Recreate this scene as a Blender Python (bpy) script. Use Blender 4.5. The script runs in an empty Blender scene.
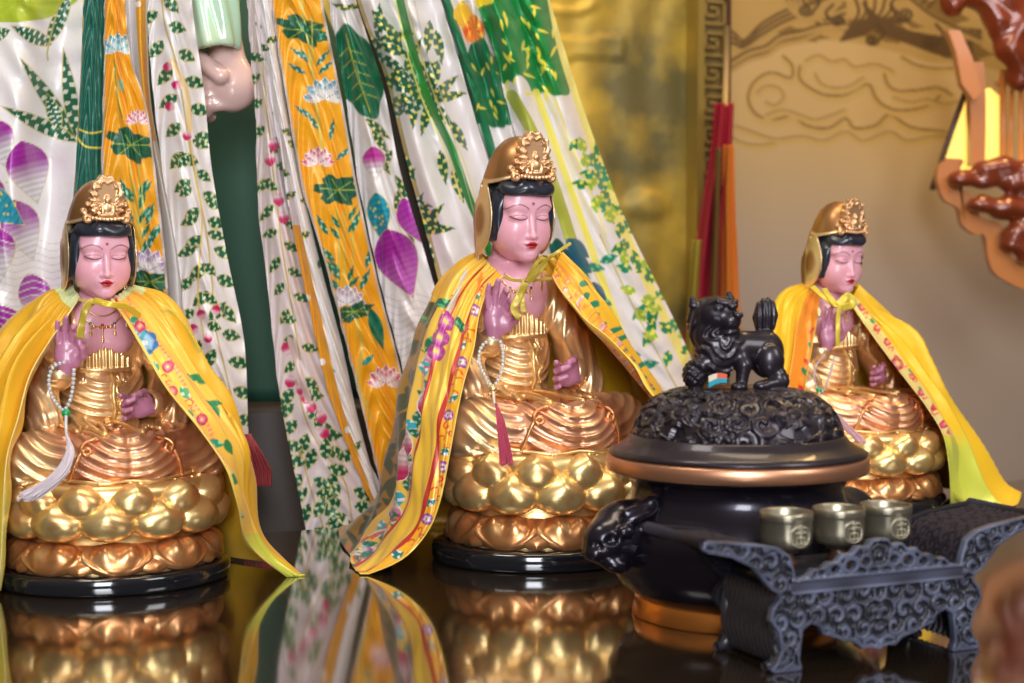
import bpy, bmesh, math, random
import numpy as np
from mathutils import Vector, Matrix
C = bpy.context.scene.collection
rng = np.random.RandomState(7); random.seed(7)
R = math.radians
# ---------------------------------------------------------------- camera, world, lights, exposure
CAM_H = 0.32; F_PX = 1600.0; PITCH = math.atan(77.5/F_PX)
cd = bpy.data.cameras.new('camera'); cam = bpy.data.objects.new('camera', cd); C.objects.link(cam)
cam.location = (0, 0, CAM_H); cam.rotation_euler = (math.pi/2 - PITCH, 0, 0)
cd.sensor_width = 36; cd.lens = 36*F_PX/1024; cd.clip_start = 0.05; cd.clip_end = 50
cd.dof.use_dof = True; cd.dof.focus_distance = 1.70; cd.dof.aperture_fstop = 5.6
bpy.context.scene.camera = cam
vs = bpy.context.scene.view_settings
vs.view_transform = 'Standard'; vs.look = 'None'; vs.gamma = 1; vs.use_curve_mapping = False; vs.exposure = 0.02
wd = bpy.data.worlds.new('room_light'); bpy.context.scene.world = wd; wd.use_nodes = True
nt = wd.node_tree; bg = nt.nodes['Background']
tc = nt.nodes.new('ShaderNodeTexCoord'); sp = nt.nodes.new('ShaderNodeSeparateXYZ'); rp = nt.nodes.new('ShaderNodeValToRGB')
nt.links.new(tc.outputs['Generated'], sp.inputs[0]); mr = nt.nodes.new('ShaderNodeMapRange')
mr.inputs['From Min'].default_value = -1; mr.inputs['From Max'].default_value = 1
nt.links.new(sp.outputs['Z'], mr.inputs['Value']); nt.links.new(mr.outputs[0], rp.inputs[0]); nt.links.new(rp.outputs[0], bg.inputs[0])
rp.color_ramp.elements[0].position = 0.45; rp.color_ramp.elements[0].color = (.10, .085, .075, 1)
rp.color_ramp.elements[1].position = 0.8; rp.color_ramp.elements[1].color = (.70, .56, .42, 1)
bg.inputs[1].default_value = 0.32
def area(name, loc, target, sx, sy, power, col):
    ld = bpy.data.lights.new(name, 'AREA'); ld.shape = 'RECTANGLE'; ld.size = sx; ld.size_y = sy; ld.energy = power; ld.color = col
    o = bpy.data.objects.new(name, ld); C.objects.link(o); o.location = loc
    o.rotation_euler = (Vector(target)-Vector(loc)).to_track_quat('-Z', 'Y').to_euler(); return o
area('doorway_daylight', (0.15, -1.9, 1.25), (0.1, 1.8, 0.15), 0.9, 1.6, 108, (.90, .94, 1.0))
area('side_window_daylight', (1.9, 0.1, 1.7), (0.1, 1.9, 0.3), 0.8, 1.2, 26, (.97, .97, 1.0))
area('ceiling_lamp', (0.3, 1.75, 2.1), (0.2, 2.2, 0.0), 0.9, 0.5, 13, (1.0, .84, .60))
area('altar_downlight', (1.2, 2.75, 2.2), (1.0, 3.6, 0.7), 0.6, 0.3, 26, (1.0, .66, .28))
area('cape_lamp', (-0.6, 1.2, 1.9), (0.0, 2.1, 0.5), 0.5, 0.4, 9, (1.0, .95, .85))

# ---------------------------------------------------------------- frames
TH = R(24); E = np.array([math.cos(TH), math.sin(TH), 0.0]); N = np.array([-math.sin(TH), math.cos(TH), 0.0]); O0 = np.array([0.036, 1.75, 0.0])
def ST(s, t, z=0.0): return O0 + E*s + N*t + np.array([0, 0, z])          # altar frame: s along the altar, t towards the wall
def ray(px, py):
    px = np.asarray(px, float); py = np.asarray(py, float)
    cx = (px-512)/F_PX; cy = (341.5-py)/F_PX
    cp, sn = math.cos(PITCH), math.sin(PITCH)
    return np.stack([cx, cp + cy*sn, -sn + cy*cp], -1)
CAMP = np.array([0, 0, CAM_H])
def WT(px, py, t):        # measured point of the photo at altar depth t
    d = ray(px, py); k = (np.asarray(t) - (CAMP-O0)@N)/(d@N); return CAMP + d*k[..., None]
def WY(px, py, y):
    d = ray(px, py); k = np.asarray(y)/d[..., 1]; return CAMP + d*k[..., None]

# ---------------------------------------------------------------- object helpers
def props(o, label=None, cat=None, group=None, kind=None):
    if label: o['label'] = label
    if cat: o['category'] = cat
    if group: o['group'] = group
    if kind: o['kind'] = kind
    return o
def empty(name, loc=(0, 0, 0), rz=0, scale=1, **k):
    o = bpy.data.objects.new(name, None); C.objects.link(o); o.location = tuple(loc); o.rotation_euler = (0, 0, rz); o.scale = (scale,)*3
    o.empty_display_size = .02
    return props(o, **k)
def mesh_np(name, V, F, mat, parent=None, col=None, smooth=True, **k):
    me = bpy.data.meshes.new(name); V = np.asarray(V, np.float32).reshape(-1, 3)
    if isinstance(F, np.ndarray):
        n = F.shape[1]; me.vertices.add(len(V)); me.vertices.foreach_set('co', V.ravel())
        me.loops.add(F.size); me.loops.foreach_set('vertex_index', F.astype(np.int32).ravel())
        me.polygons.add(len(F)); me.polygons.foreach_set('loop_start', np.arange(0, F.size, n, dtype=np.int32))
        me.update(calc_edges=True)
    else:
        me.from_pydata([tuple(map(float, v)) for v in V], [], [tuple(int(i) for i in f) for f in F]); me.update()
    if smooth: me.polygons.foreach_set('use_smooth', np.ones(len(me.polygons), bool))
    if col is not None:
        ca = me.color_attributes.new('paint', 'FLOAT_COLOR', 'POINT'); c4 = np.ones((len(V), 4), np.float32); c4[:, :3] = np.asarray(col).reshape(-1, 3)
        ca.data.foreach_set('color', c4.ravel())
    me.validate()
    if mat: me.materials.append(mat)
    o = bpy.data.objects.new(name, me); C.objects.link(o)
    if parent: o.parent = parent
    return props(o, **k)
def grid_faces(nu, nv, wu=False, wv=False):
    i = np.arange(nu if wu else nu-1); j = np.arange(nv if wv else nv-1); I, J = np.meshgrid(i, j, indexing='ij')
    a = I*nv+J; b = ((I+1) % nu)*nv+J; c = ((I+1) % nu)*nv+(J+1) % nv; d = I*nv+(J+1) % nv
    return np.stack([a, b, c, d], -1).reshape(-1, 4)
def sheet(name, P, mat, parent=None, col=None, thick=0, **k):
    """cloth or panel from a grid of points; thick closes it into a solid sheet"""
    nu, nv = P.shape[:2]; F = grid_faces(nu, nv); V = P.reshape(-1, 3)
    if thick:
        du = np.gradient(P, axis=0); dv = np.gradient(P, axis=1); n = np.cross(du, dv); n /= np.linalg.norm(n, axis=-1, keepdims=True)+1e-12
        Q = (P + n*thick).reshape(-1, 3); m = nu*nv
        rim = []
        for a, b in [(np.arange(nu-1)*nv, np.arange(1, nu)*nv), (np.arange(1, nu)*nv+nv-1, np.arange(nu-1)*nv+nv-1)]:
            rim.append(np.stack([a, b, b+m, a+m], -1))
        for a, b in [(np.arange(1, nv), np.arange(nv-1)), ((nu-1)*nv+np.arange(nv-1), (nu-1)*nv+np.arange(1, nv))]:
            rim.append(np.stack([a, b, b+m, a+m], -1))
        F = np.concatenate([F[:, ::-1], F+m]+rim); V = np.concatenate([V, Q])
        if col is not None: col = np.concatenate([np.asarray(col).reshape(-1, 3)]*2)
    return mesh_np(name, V, F, mat, parent, col, **k)
def lathe(name, prof, mat, parent=None, n=64, sx=1, sy=1, col=None, **k):
    prof = np.array(prof, float); a = np.linspace(0, 2*math.pi, n, endpoint=False)
    V = np.stack([prof[:, None, 0]*np.cos(a)*sx, prof[:, None, 0]*np.sin(a)*sy, np.repeat(prof[:, None, 1], n, 1)], -1)
    return mesh_np(name, V, grid_faces(len(prof), n, wv=True)[:, ::-1], mat, parent, **k)
def cr(P, n):
    """Catmull-Rom through points, n samples, even arc length"""
    P = np.asarray(P, float); Q = np.concatenate([[2*P[0]-P[1]], P, [2*P[-1]-P[-2]]]); out = []
    for i in range(len(P)-1):
        p0, p1, p2, p3 = Q[i:i+4]; t = np.linspace(0, 1, 24, endpoint=False)[:, None]
        out.append(.5*((2*p1)+(p2-p0)*t+(2*p0-5*p1+4*p2-p3)*t**2+(3*p1-p0-3*p2+p3)*t**3))
    out = np.concatenate(out+[P[-1:]]); L = np.concatenate([[0], np.cumsum(np.linalg.norm(np.diff(out, axis=0), axis=1))])
    s = np.linspace(0, L[-1], n); return np.stack([np.interp(s, L, out[:, k]) for k in range(out.shape[1])], -1)
def tube_vf(P, r, n=8, up=(0, 0, 1)):
    P = np.asarray(P, float); r = np.broadcast_to(np.asarray(r, float), (len(P),)); T = np.gradient(P, axis=0); T /= np.linalg.norm(T, axis=1, keepdims=True)+1e-12
    u = np.array(up, float); A = []
    prev = None
    for t in T:
        if prev is None:
            v = np.cross(t, u);
            if np.linalg.norm(v) < .1: v = np.cross(t, (1, 0, 0))
        else: v = prev-t*np.dot(prev, t)
        v /= np.linalg.norm(v); prev = v; A.append(v)
    A = np.array(A); B = np.cross(T, A); a = np.linspace(0, 2*math.pi, n, endpoint=False)
    V = P[:, None]+r[:, None, None]*(A[:, None]*np.cos(a)[None, :, None]+B[:, None]*np.sin(a)[None, :, None])
    F = [tuple(f) for f in grid_faces(len(P), n, wv=True)]; m = len(P)*n
    F += [tuple(range(n-1, -1, -1)), tuple(range(m-n, m))]
    return V.reshape(-1, 3), F
class MB:
    def __init__(s): s.V = []; s.F = []; s.n = 0; s.c = []
    def add(s, V, F, col=None):
        V = np.asarray(V, float).reshape(-1, 3); s.V.append(V); s.F += [tuple(int(i)+s.n for i in f) for f in F]; s.n += len(V)
        s.c.append(np.broadcast_to(np.array(col if col is not None else (1, 1, 1), float), (len(V), 3))); return s
    def tube(s, P, r, n=8, col=None, **k): return s.add(*tube_vf(P, r, n, **k), col=col)
    def ball(s, c, r, n=10, col=None):
        r = np.broadcast_to(np.array(r, float), (3,)); th = np.linspace(0, math.pi, n//2+2)[1:-1]; ph = np.linspace(0, 2*math.pi, n, endpoint=False)
        V = np.stack([np.sin(th)[:, None]*np.cos(ph), np.sin(th)[:, None]*np.sin(ph), np.repeat(np.cos(th)[:, None], n, 1)], -1).reshape(-1, 3)
        m = len(V); V = np.concatenate([V, [[0, 0, 1], [0, 0, -1]]]); F = [tuple(f[::-1]) for f in grid_faces(len(th), n, wv=True)]
        F += [(m, i, (i+1) % n) for i in range(n)]+[(m+1, m-n+(i+1) % n, m-n+i) for i in range(n)]
        return s.add(V*r+np.array(c), F, col)
    def box(s, c, d, rz=0, col=None):
        c = np.array(c, float); d = np.array(d, float)/2; V = np.array([[x, y, z] for x in (-1, 1) for y in (-1, 1) for z in (-1, 1)])*d
        M = np.array([[math.cos(rz), -math.sin(rz), 0], [math.sin(rz), math.cos(rz), 0], [0, 0, 1]]); V = V@M.T+c
        return s.add(V, [(0, 1, 3, 2), (4, 6, 7, 5), (0, 4, 5, 1), (2, 3, 7, 6), (0, 2, 6, 4), (1, 5, 7, 3)], col)
    def build(s, name, mat, parent=None, smooth=True, color=False, **k):
        return mesh_np(name, np.concatenate(s.V), s.F, mat, parent, np.concatenate(s.c) if color else None, smooth, **k)
def copy_tree(o, parent=None):
    c = o.copy(); C.objects.link(c)
    if parent: c.parent = parent
    for ch in o.children: copy_tree(ch, c)
    return c

# ---------------------------------------------------------------- signed-distance sculpting
class Field:
    def __init__(s, lo, hi, h):
        s.lo = np.array(lo, float); s.h = h; n = np.ceil((np.array(hi)-s.lo)/h).astype(int)+1
        s.X = (s.lo[0]+h*np.arange(n[0])).astype(np.float32)[:, None, None]; s.Y = (s.lo[1]+h*np.arange(n[1])).astype(np.float32)[None, :, None]; s.Z = (s.lo[2]+h*np.arange(n[2])).astype(np.float32)[None, None, :]
        s.f = np.full(tuple(n), 1e3, np.float32)
def loc(p, c, rot=None):
    x, y, z = p[0]-c[0], p[1]-c[1], p[2]-c[2]
    if rot is None: return x, y, z
    M = np.array(Matrix.Rotation(rot[2], 3, 'Z')@Matrix.Rotation(rot[1], 3, 'Y')@Matrix.Rotation(rot[0], 3, 'X')).T
    return tuple((M[i, 0]*x+M[i, 1]*y+M[i, 2]*z).astype(np.float32) for i in range(3))
def ell(p, c, r, rot=None):
    x, y, z = loc(p, c, rot); a = (x/r[0])**2+(y/r[1])**2+(z/r[2])**2; k0 = np.sqrt(a)
    k1 = np.sqrt((x/r[0]**2)**2+(y/r[1]**2)**2+(z/r[2]**2)**2)+1e-6; return k0*(k0-1)/k1
def cap(p, a, b, ra, rb=None):
    rb = ra if rb is None else rb; ab = np.array(b, float)-np.array(a, float); L2 = float(ab@ab)
    x, y, z = p[0]-a[0], p[1]-a[1], p[2]-a[2]; t = np.clip((x*ab[0]+y*ab[1]+z*ab[2])/L2, 0, 1)
    return np.sqrt((x-t*ab[0])**2+(y-t*ab[1])**2+(z-t*ab[2])**2)-(ra+(rb-ra)*t)
def chain(p, pts, rs, k=2):
    f = None
    for i in range(len(pts)-1):
        g = cap(p, pts[i], pts[i+1], rs[i], rs[i+1]); f = g if f is None else smin(f, g, k)
    return f
def rbox(p, c, d, r=1, rot=None):
    x, y, z = loc(p, c, rot); qx, qy, qz = abs(x)-d[0]+r, abs(y)-d[1]+r, abs(z)-d[2]+r
    return np.sqrt(np.maximum(qx, 0)**2+np.maximum(qy, 0)**2+np.maximum(qz, 0)**2)+np.minimum(np.maximum(np.maximum(qx, qy), qz), 0)-r
def smin(a, b, k):
    h = np.maximum(k-abs(a-b), 0)/k; return np.minimum(a, b)-h*h*k*.25
def smax(a, b, k): return -smin(-a, -b, k)
def surf(fl, f=None):
    """surface nets"""
    f = fl.f if f is None else f; f = np.broadcast_to(f, fl.f.shape).astype(np.float32); n = np.array(f.shape); s = f < 0
    cnt = np.zeros(tuple(n-1), np.int8)
    for i in (0, 1):
        for j in (0, 1):
            for k in (0, 1): cnt += s[i:n[0]-1+i, j:n[1]-1+j, k:n[2]-1+k]
    act = (cnt > 0) & (cnt < 8); I, J, K = np.nonzero(act); idx = np.full(act.shape, -1, np.int64); idx[I, J, K] = np.arange(len(I))
    acc = np.zeros((len(I), 3)); num = np.zeros(len(I)); cor = [(i, j, k) for i in (0, 1) for j in (0, 1) for k in (0, 1)]
    val = {c: f[I+c[0], J+c[1], K+c[2]] for c in cor}
    for c in cor:
        for ax in range(3):
            if c[ax]: continue
            d = list(c); d[ax] = 1; a, b = val[c], val[tuple(d)]; m = (a < 0) != (b < 0); t = np.where(m, a/np.where(m, a-b, 1), 0)
            q = np.tile(np.array(c, float), (len(I), 1)); q[:, ax] += t; acc += q*m[:, None]; num += m
    V = (np.stack([I, J, K], -1)+acc/num[:, None])*fl.h+fl.lo; F = []
    for ax in range(3):
        sl0 = [slice(None)]*3; sl1 = [slice(None)]*3; sl0[ax] = slice(0, -1); sl1[ax] = slice(1, None)
        a, b = s[tuple(sl0)], s[tuple(sl1)]; Q = np.stack(np.nonzero(a != b), -1); u, v = [(1, 2), (2, 0), (0, 1)][ax]
        Q = Q[(Q[:, u] > 0) & (Q[:, v] > 0) & (Q[:, u] < n[u]-1) & (Q[:, v] < n[v]-1)]
        def g(du, dv): W = Q.copy(); W[:, u] -= du; W[:, v] -= dv; return idx[W[:, 0], W[:, 1], W[:, 2]]
        q = np.stack([g(1, 1), g(0, 1), g(0, 0), g(1, 0)], -1); fl_ = b[Q[:, 0], Q[:, 1], Q[:, 2]]; q[fl_] = q[fl_][:, ::-1]; F.append(q)
    F = np.concatenate(F); F = F[(F >= 0).all(1)]; return V, F
# ---------------------------------------------------------------- materials
def mat(name, col=(.8, .8, .8), rough=.5, metal=0, paint=False, bump=None, coat=0, spec=.5, sheen=0, trans=0, emis=None, noise=None, ior=1.5, alpha=1):
    m = bpy.data.materials.new(name); m.use_nodes = True; t = m.node_tree; b = t.nodes['Principled BSDF']
    b.inputs['Base Color'].default_value = (*col, 1); b.inputs['Roughness'].default_value = rough; b.inputs['Metallic'].default_value = metal
    b.inputs['Coat Weight'].default_value = coat; b.inputs['Coat Roughness'].default_value = .08; b.inputs['Specular IOR Level'].default_value = spec; b.inputs['IOR'].default_value = ior
    b.inputs['Sheen Weight'].default_value = sheen; b.inputs['Transmission Weight'].default_value = trans; b.inputs['Alpha'].default_value = alpha
    src = None
    if paint:
        a = t.nodes.new('ShaderNodeVertexColor'); a.layer_name = 'paint'; src = a.outputs[0]; t.links.new(src, b.inputs['Base Color'])
    tcn = t.nodes.new('ShaderNodeTexCoord')
    if noise:      # (scale, colour2, low, high)
        n = t.nodes.new('ShaderNodeTexNoise'); n.inputs['Scale'].default_value = noise[0]; n.inputs['Detail'].default_value = 5; t.links.new(tcn.outputs['Object'], n.inputs['Vector'])
        r = t.nodes.new('ShaderNodeMapRange'); r.inputs['From Min'].default_value = noise[2]; r.inputs['From Max'].default_value = noise[3]; t.links.new(n.outputs[0], r.inputs[0])
        x = t.nodes.new('ShaderNodeMix'); x.data_type = 'RGBA'; t.links.new(r.outputs[0], x.inputs['Factor'])
        if src: t.links.new(src, x.inputs['A'])
        else: x.inputs['A'].default_value = (*col, 1)
        x.inputs['B'].default_value = (*noise[1], 1); t.links.new(x.outputs['Result'], b.inputs['Base Color'])
    if bump:       # (scale, strength, distance)
        n = t.nodes.new('ShaderNodeTexNoise'); n.inputs['Scale'].default_value = bump[0]; n.inputs['Detail'].default_value = 3; t.links.new(tcn.outputs['Object'], n.inputs['Vector'])
        u = t.nodes.new('ShaderNodeBump'); u.inputs['Strength'].default_value = bump[1]; u.inputs['Distance'].default_value = bump[2]
        t.links.new(n.outputs[0], u.inputs['Height']); t.links.new(u.outputs[0], b.inputs['Normal'])
    if emis: b.inputs['Emission Color'].default_value = (*emis[0], 1); b.inputs['Emission Strength'].default_value = emis[1]
    return m
M = dict(
    gold=mat('gold_leaf_paint', (.80, .47, .19), .36, .8, paint=True, coat=.2),
    skin=mat('pink_lacquer', (.66, .31, .34), .36, 0, paint=True, coat=.25),
    hair=mat('black_blue_hair_paint', (.018, .022, .035), .32, 0, coat=.4),
    black=mat('black_gloss_lacquer', (.008, .009, .012), .10, 0, coat=.7),
    satin=mat('yellow_satin', (.9, .6, .05), .34, .12, paint=True, sheen=.1, bump=(26, .22, .006)),
    cape=mat('embroidered_white_satin', (.8, .8, .8), .38, .08, paint=True, sheen=.1, bump=(38, .30, .006)),
    table=mat('dark_lacquered_tabletop', (.018, .012, .008), .07, 0, coat=1.0, noise=(2.2, (.045, .026, .013), .45, .75), ior=1.8),
    darkwood=mat('dark_wood', (.06, .025, .012), .35),
    bronze=mat('dark_bronze', (.028, .020, .027), .36, .5, coat=.3, bump=(60, .12, .002)),
    bronze_s=mat('dark_bronze_polished', (.016, .012, .021), .27, .6, coat=.4),
    copper=mat('copper_band', (.74, .36, .21), .36, .9), copper2=mat('orange_copper_foot', (.85, .30, .06), .30, .9),
    pewter=mat('aged_brass_cup', (.34, .30, .22), .34, .85, bump=(90, .15, .001)),
    iron=mat('blue_grey_carved_wood', (.075, .085, .13), .42, .1, paint=True, coat=.2),
    iron_shaded=mat('matte_shade_darkened_wood', (.03, .025, .03), .7, 0, paint=True, spec=.15),  # stand wood with shade put into its colour, for tops and back
    bead=mat('white_bead', (.75, .70, .68), .25, 0, coat=.5, paint=True),
    thread=mat('silk_thread', (.5, .5, .5), .6, 0, paint=True, sheen=.4),
    wall=mat('painted_plaster', (.5, .4, .25), .65, 0, paint=True),
    brass=mat('hammered_brass_panel', (.66, .44, .06), .46, .45, noise=(5.5, (.16, .135, .05), .36, .62), bump=(7, .35, .015)),
    fret=mat('bronze_fret_relief', (.20, .13, .035), .5, .3),
    redcarve=mat('red_brown_lacquer', (.22, .040, .012), .24, .1, coat=.5),
    orangewood=mat('orange_wood_rim', (.60, .20, .04), .35, coat=.3),
    lampglass=mat('lit_yellow_glass', (.9, .75, .2), .4, emis=((1.0, .66, .12), 1.2)),
    porcelain=mat('celadon_porcelain', (.55, .80, .60), .15, 0, coat=.6, noise=(3.0, (.75, .80, .45), .5, .7)),
    handskin=mat('pale_pink_porcelain', (.90, .60, .55), .2, 0, coat=.6),
    greenrobe=mat('dark_green_robe', (.008, .06, .032), .65),
    greyrobe=mat('dark_brown_plinth', (.03, .018, .014), .5), mauve=mat('mauve_under_robe', (.62, .50, .57), .3, 0, coat=.3),
    redcloth=mat('crimson_cloth', (.33, .004, .022), .75, 0),
    orangecloth=mat('orange_cloth', (.55, .15, .01), .75, 0),
    jade=mat('green_bead', (.0, .35, .10), .15, 0, coat=.5),
)
# ---------------------------------------------------------------- seated statue (model units; scaled by its Empty)
CUR = None
GOLD = np.array([.93, .67, .36]); COPPER = np.array([.74, .36, .21]); SKINC = np.array([.86, .42, .50])
M['gold2'] = mat('yellow_gold_paint', (.92, .66, .28), .34, .8, coat=.2, noise=(.035, (.70, .30, .10), .48, .75))
M['gold3'] = mat('copper_gold_paint', (.70, .30, .11), .32, .8, coat=.3, noise=(.04, (.85, .50, .22), .5, .7))
M['veilgold'] = mat('brown_gold_paint', (.60, .31, .11), .34, .75, coat=.25, noise=(.03, (.45, .20, .08), .4, .7))
HC = np.array([0, 35, 337.]); HT = R(7); HS = 1.09; FV = {}
def to_head(p):
    x, y, z = (p[0]-HC[0])/HS, (p[1]-HC[1])/HS, (p[2]-HC[2])/HS; c, s = math.cos(HT), math.sin(HT)
    return x+0*y+0*z, (c*y+s*z+0*x).astype(np.float32), (-s*y+c*z+0*x).astype(np.float32)
def from_head(V):
    V = np.asarray(V, float)*HS; c, s = math.cos(HT), math.sin(HT)
    return np.stack([V[..., 0], c*V[..., 1]-s*V[..., 2], s*V[..., 1]+c*V[..., 2]], -1)+HC
def sub(f, g, k): return smax(f, -g, k)
def head_f(p):
    X = abs(p[0]); q = (X, p[1], p[2])
    f = ell(p, (0, 4, 10), (29.6, 36, 36)); f = smin(f, ell(p, (0, -7, -9), (27.5, 26, 27)), 10)
    f = smin(f, ell(q, (11, -19, -9), (13, 12, 15)), 8)              # cheeks
    f = smin(f, ell(p, (0, -26, -28), (9.5, 8, 7.5)), 8)             # chin
    f = smin(f, ell(p, (0, -20, 25), (22, 12, 15)), 10)              # forehead
    f = sub(f, ell(q, (12.5, -41, 8.5), (9, 8, 6.2)), 6)             # sockets
    f = smin(f, ell(q, (12, -26.0, 7.2), (8.2, 7, 5.0)), 2.5)          # lids
    f = smin(f, ell(q, (12, -26.5, 17.0), (11, 4.5, 4.0), (0, 0, .25)), 7)  # brow
    f = smin(f, cap(p, (0, -30, 15), (0, -36.6, -9), 2.0, 2.7), 4)   # nose
    f = smin(f, ell(p, (0, -36.6, -10), (3.6, 3.4, 3.0)), 2)
    f = smin(f, ell(q, (3.9, -33.5, -10.6), (2.7, 3.0, 2.3)), 1.5)
    f = smin(f, ell(p, (0, -30, -18), (9, 5, 6)), 5)                 # mouth mound
    f = smin(f, ell(q, (2.4, -35.0, -16.4), (4.4, 2.2, 1.7), (0, .16, .3)), 1)
    f = smin(f, ell(p, (0, -35.2, -19.8), (4.6, 2.3, 1.9)), 1)
    f = sub(f, ell(p, (0, -37.6, -18.1), (7, 2.2, .45)), .7)
    f = sub(f, ell(p, (0, -37, -24), (5, 3.5, 1.6)), 2.5)
    e = smin(ell(q, (31, 8, 4), (3.4, 7, 12)), ell(q, (30, 7, -12), (3.4, 4.5, 10)), 4)
    e = sub(e, ell(q, (34, 4, 5), (2.6, 4.2, 8)), 1.5)
    return smin(f, e, 2)
def skin_part(parent):
    fl = Field((-50, -22, 232), (50, 92, 384), .8); p = (fl.X, fl.Y, fl.Z); h = to_head(p)
    f = head_f(h)
    nk = cap(p, (0, 54, 318), (0, 60, 280), 16.5, 18.5)
    nk = nk-0.8*np.clip(np.cos((fl.Z+.25*fl.Y)*2*math.pi/8.5), 0, 1)*(fl.Z < 308)*(fl.Z > 280)
    f = smin(f, nk, 4)
    ch = ell(p, (0, 56, 262), (47, 31, 40)); ch = smin(ch, ell((abs(fl.X), fl.Y, fl.Z), (15, 39, 250), (17, 15, 17)), 9)
    f = smin(f, ch, 8); f = np.maximum(f, -(fl.Z-233)+0*f)
    V, F = surf(fl, f); hv = np.stack(to_head(V.T.reshape(3, -1)), -1); X = abs(hv[:, 0]); Z = hv[:, 2]; fr = hv[:, 1] < -12
    col = np.tile(SKINC, (len(V), 1))
    def put(m, c, a=1.0): a = np.clip(np.asarray(m, float)*a, 0, 1)[:, None]; col[:] = col*(1-a)+np.array(c)*a
    def line(d, w, soft=.5): return np.clip((w-abs(d))/soft+.5, 0, 1)
    put(fr*np.exp(-((X-14)/8)**2-((Z+6)/7)**2), (.78, .30, .33), .35)
    eye = 5.0+.035*(X-11.5)**2; put(fr*line(Z-eye+.2*(X > 18), .55)*(X > 4.5)*(X < 20.5), (.035, .008, .01))
    put(fr*line(Z-(9.6-.03*(X-12)**2), .35)*(X > 4)*(X < 20), (.30, .07, .08), .8)
    put(fr*line(Z-(19.3-.050*(X-13.5)**2-.0*X), .55)*(X > 4)*(X < 27), (.16, .04, .035), .9)
    put(fr*line(np.sqrt(((X-3.2))**2*4+0*(Z)), .7)*(Z > 3)*(Z < 15), (.50, .16, .17), .5)
    put((fr*(np.hypot(X, Z-20.5) < 1.5)), (.42, .09, .08))
    lips = fr & (((X/5.9)**2+((Z+18.1)/(3.6-.22*X))**2) < 1) & ~((Z > -15.3+.35*X-.0)&(X < 1.6)&(Z > -14.9))
    put(lips, (.50, .012, .025)); put(lips & (abs(Z+18.1) < .5), (.2, .0, .01)); put(fr*line(Z+17.6-.12*(X-6), .35)*(X > 6)*(X < 8.3), (.35, .08, .08))
    FV['skin'] = V; o = mesh_np('head_and_chest', V, F, M['skin'], parent, col); return o
def veil_part(parent):
    fl = Field((-60, -16, 262), (60, 136, 446), 1.15); p = (fl.X, fl.Y, fl.Z); h = to_head(p)
    X, Y, Z = h
    f = ell(h, (0, 5, 2), (37.4, 40, 57)); f = smin(f, ell(h, (0, 3, 43), (29, 31, 38)), 12)
    nk = cap(p, (0, 55, 330), (0, 64, 262), 30, 36); f = smin(f, nk, 14)
    f = f-1.3*np.clip(np.sin((fl.X*.9+.35*(fl.Z-300))*.33), -.3, 1)*(fl.Y > 50)*np.clip((395-fl.Z)/40, 0, 1)
    w = 31.8
    cut = smax(smax(abs(h[0])-w-1.6, h[1]-15, 3), h[2]-46+.009*h[0]**2, 2)
    f = smax(f, -cut, 2.4)
    inner = smin(ell(h, (0, 5, 4), (34.6, 36, 43)), cap(p, (0, 60, 322), (0, 62, 262), 30, 34), 8); f = smax(f, -inner, 1.5)
    rim = smax(abs(cut)-1.5, abs(f+.5)-1.6, 1.0); f = smin(f, rim, 1.0)
    f = np.maximum(f, 264-fl.Z)
    V, F = surf(fl, f); hv = np.stack(to_head(V.T.reshape(3, -1)), -1)
    d = np.maximum(np.maximum(abs(hv[:, 0])-w-1.6, hv[:, 1]-15), hv[:, 2]-46+.009*hv[:, 0]**2); k = np.clip((3.4-d)/1.2, 0, 1)[:, None]*np.ones((1, 3))
    return mesh_np('veil', V, F, M['gold'], parent, np.array([.44, .21, .075])*(1-k)+np.array([.85, .60, .32])*k)
def hair_part(parent):
    fl = Field((-38, -44, -26), (38, 44, 52), .9); X, Y, Z = fl.X, fl.Y, fl.Z; p = (X, Y, Z); q = (abs(X), Y, Z)
    wave = 1.3*np.sin(np.arctan2(X, -Y+8)*9)*np.cos(Z*.22+1)
    f = smin(ell(p, (0, 2, 12), (32.0, 39, 37)), ell(p, (0, -17, 32), (27.5, 22.5, 14)), 5); f = smin(f, ell(q, (25.5, -9, 4), (7.2, 10.5, 23)), 5)-wave*np.clip((Z-22)/6, 0, 1)
    hl = 28.5-.0045*X*X                   # hairline height
    side = smax(abs(X)*-1+26.5, Y-16+0*Z, 2)
    up = hl-Z+.10*(Y+36)
    body = smax(f, smin(up, smax(smax(-abs(X)+23.5-.03*(Z-0), (-Z-17)+0*X, 2), -Y-20+0*X, 2)+0*Y, 2), 2)
    body = smax(body, Z-46.5, 3); body = smax(body, Y-28, 3)
    f = smin(body, ell(q, (29.5, -8, -12), (4.0, 5.5, 6)), 3)
    f = smax(f, -ell(q, (35, 9, 2), (6, 8, 14)), 2)
    V, F = surf(fl, f); return mesh_np('hair', from_head(V), F, M['hair'], parent)
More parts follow.
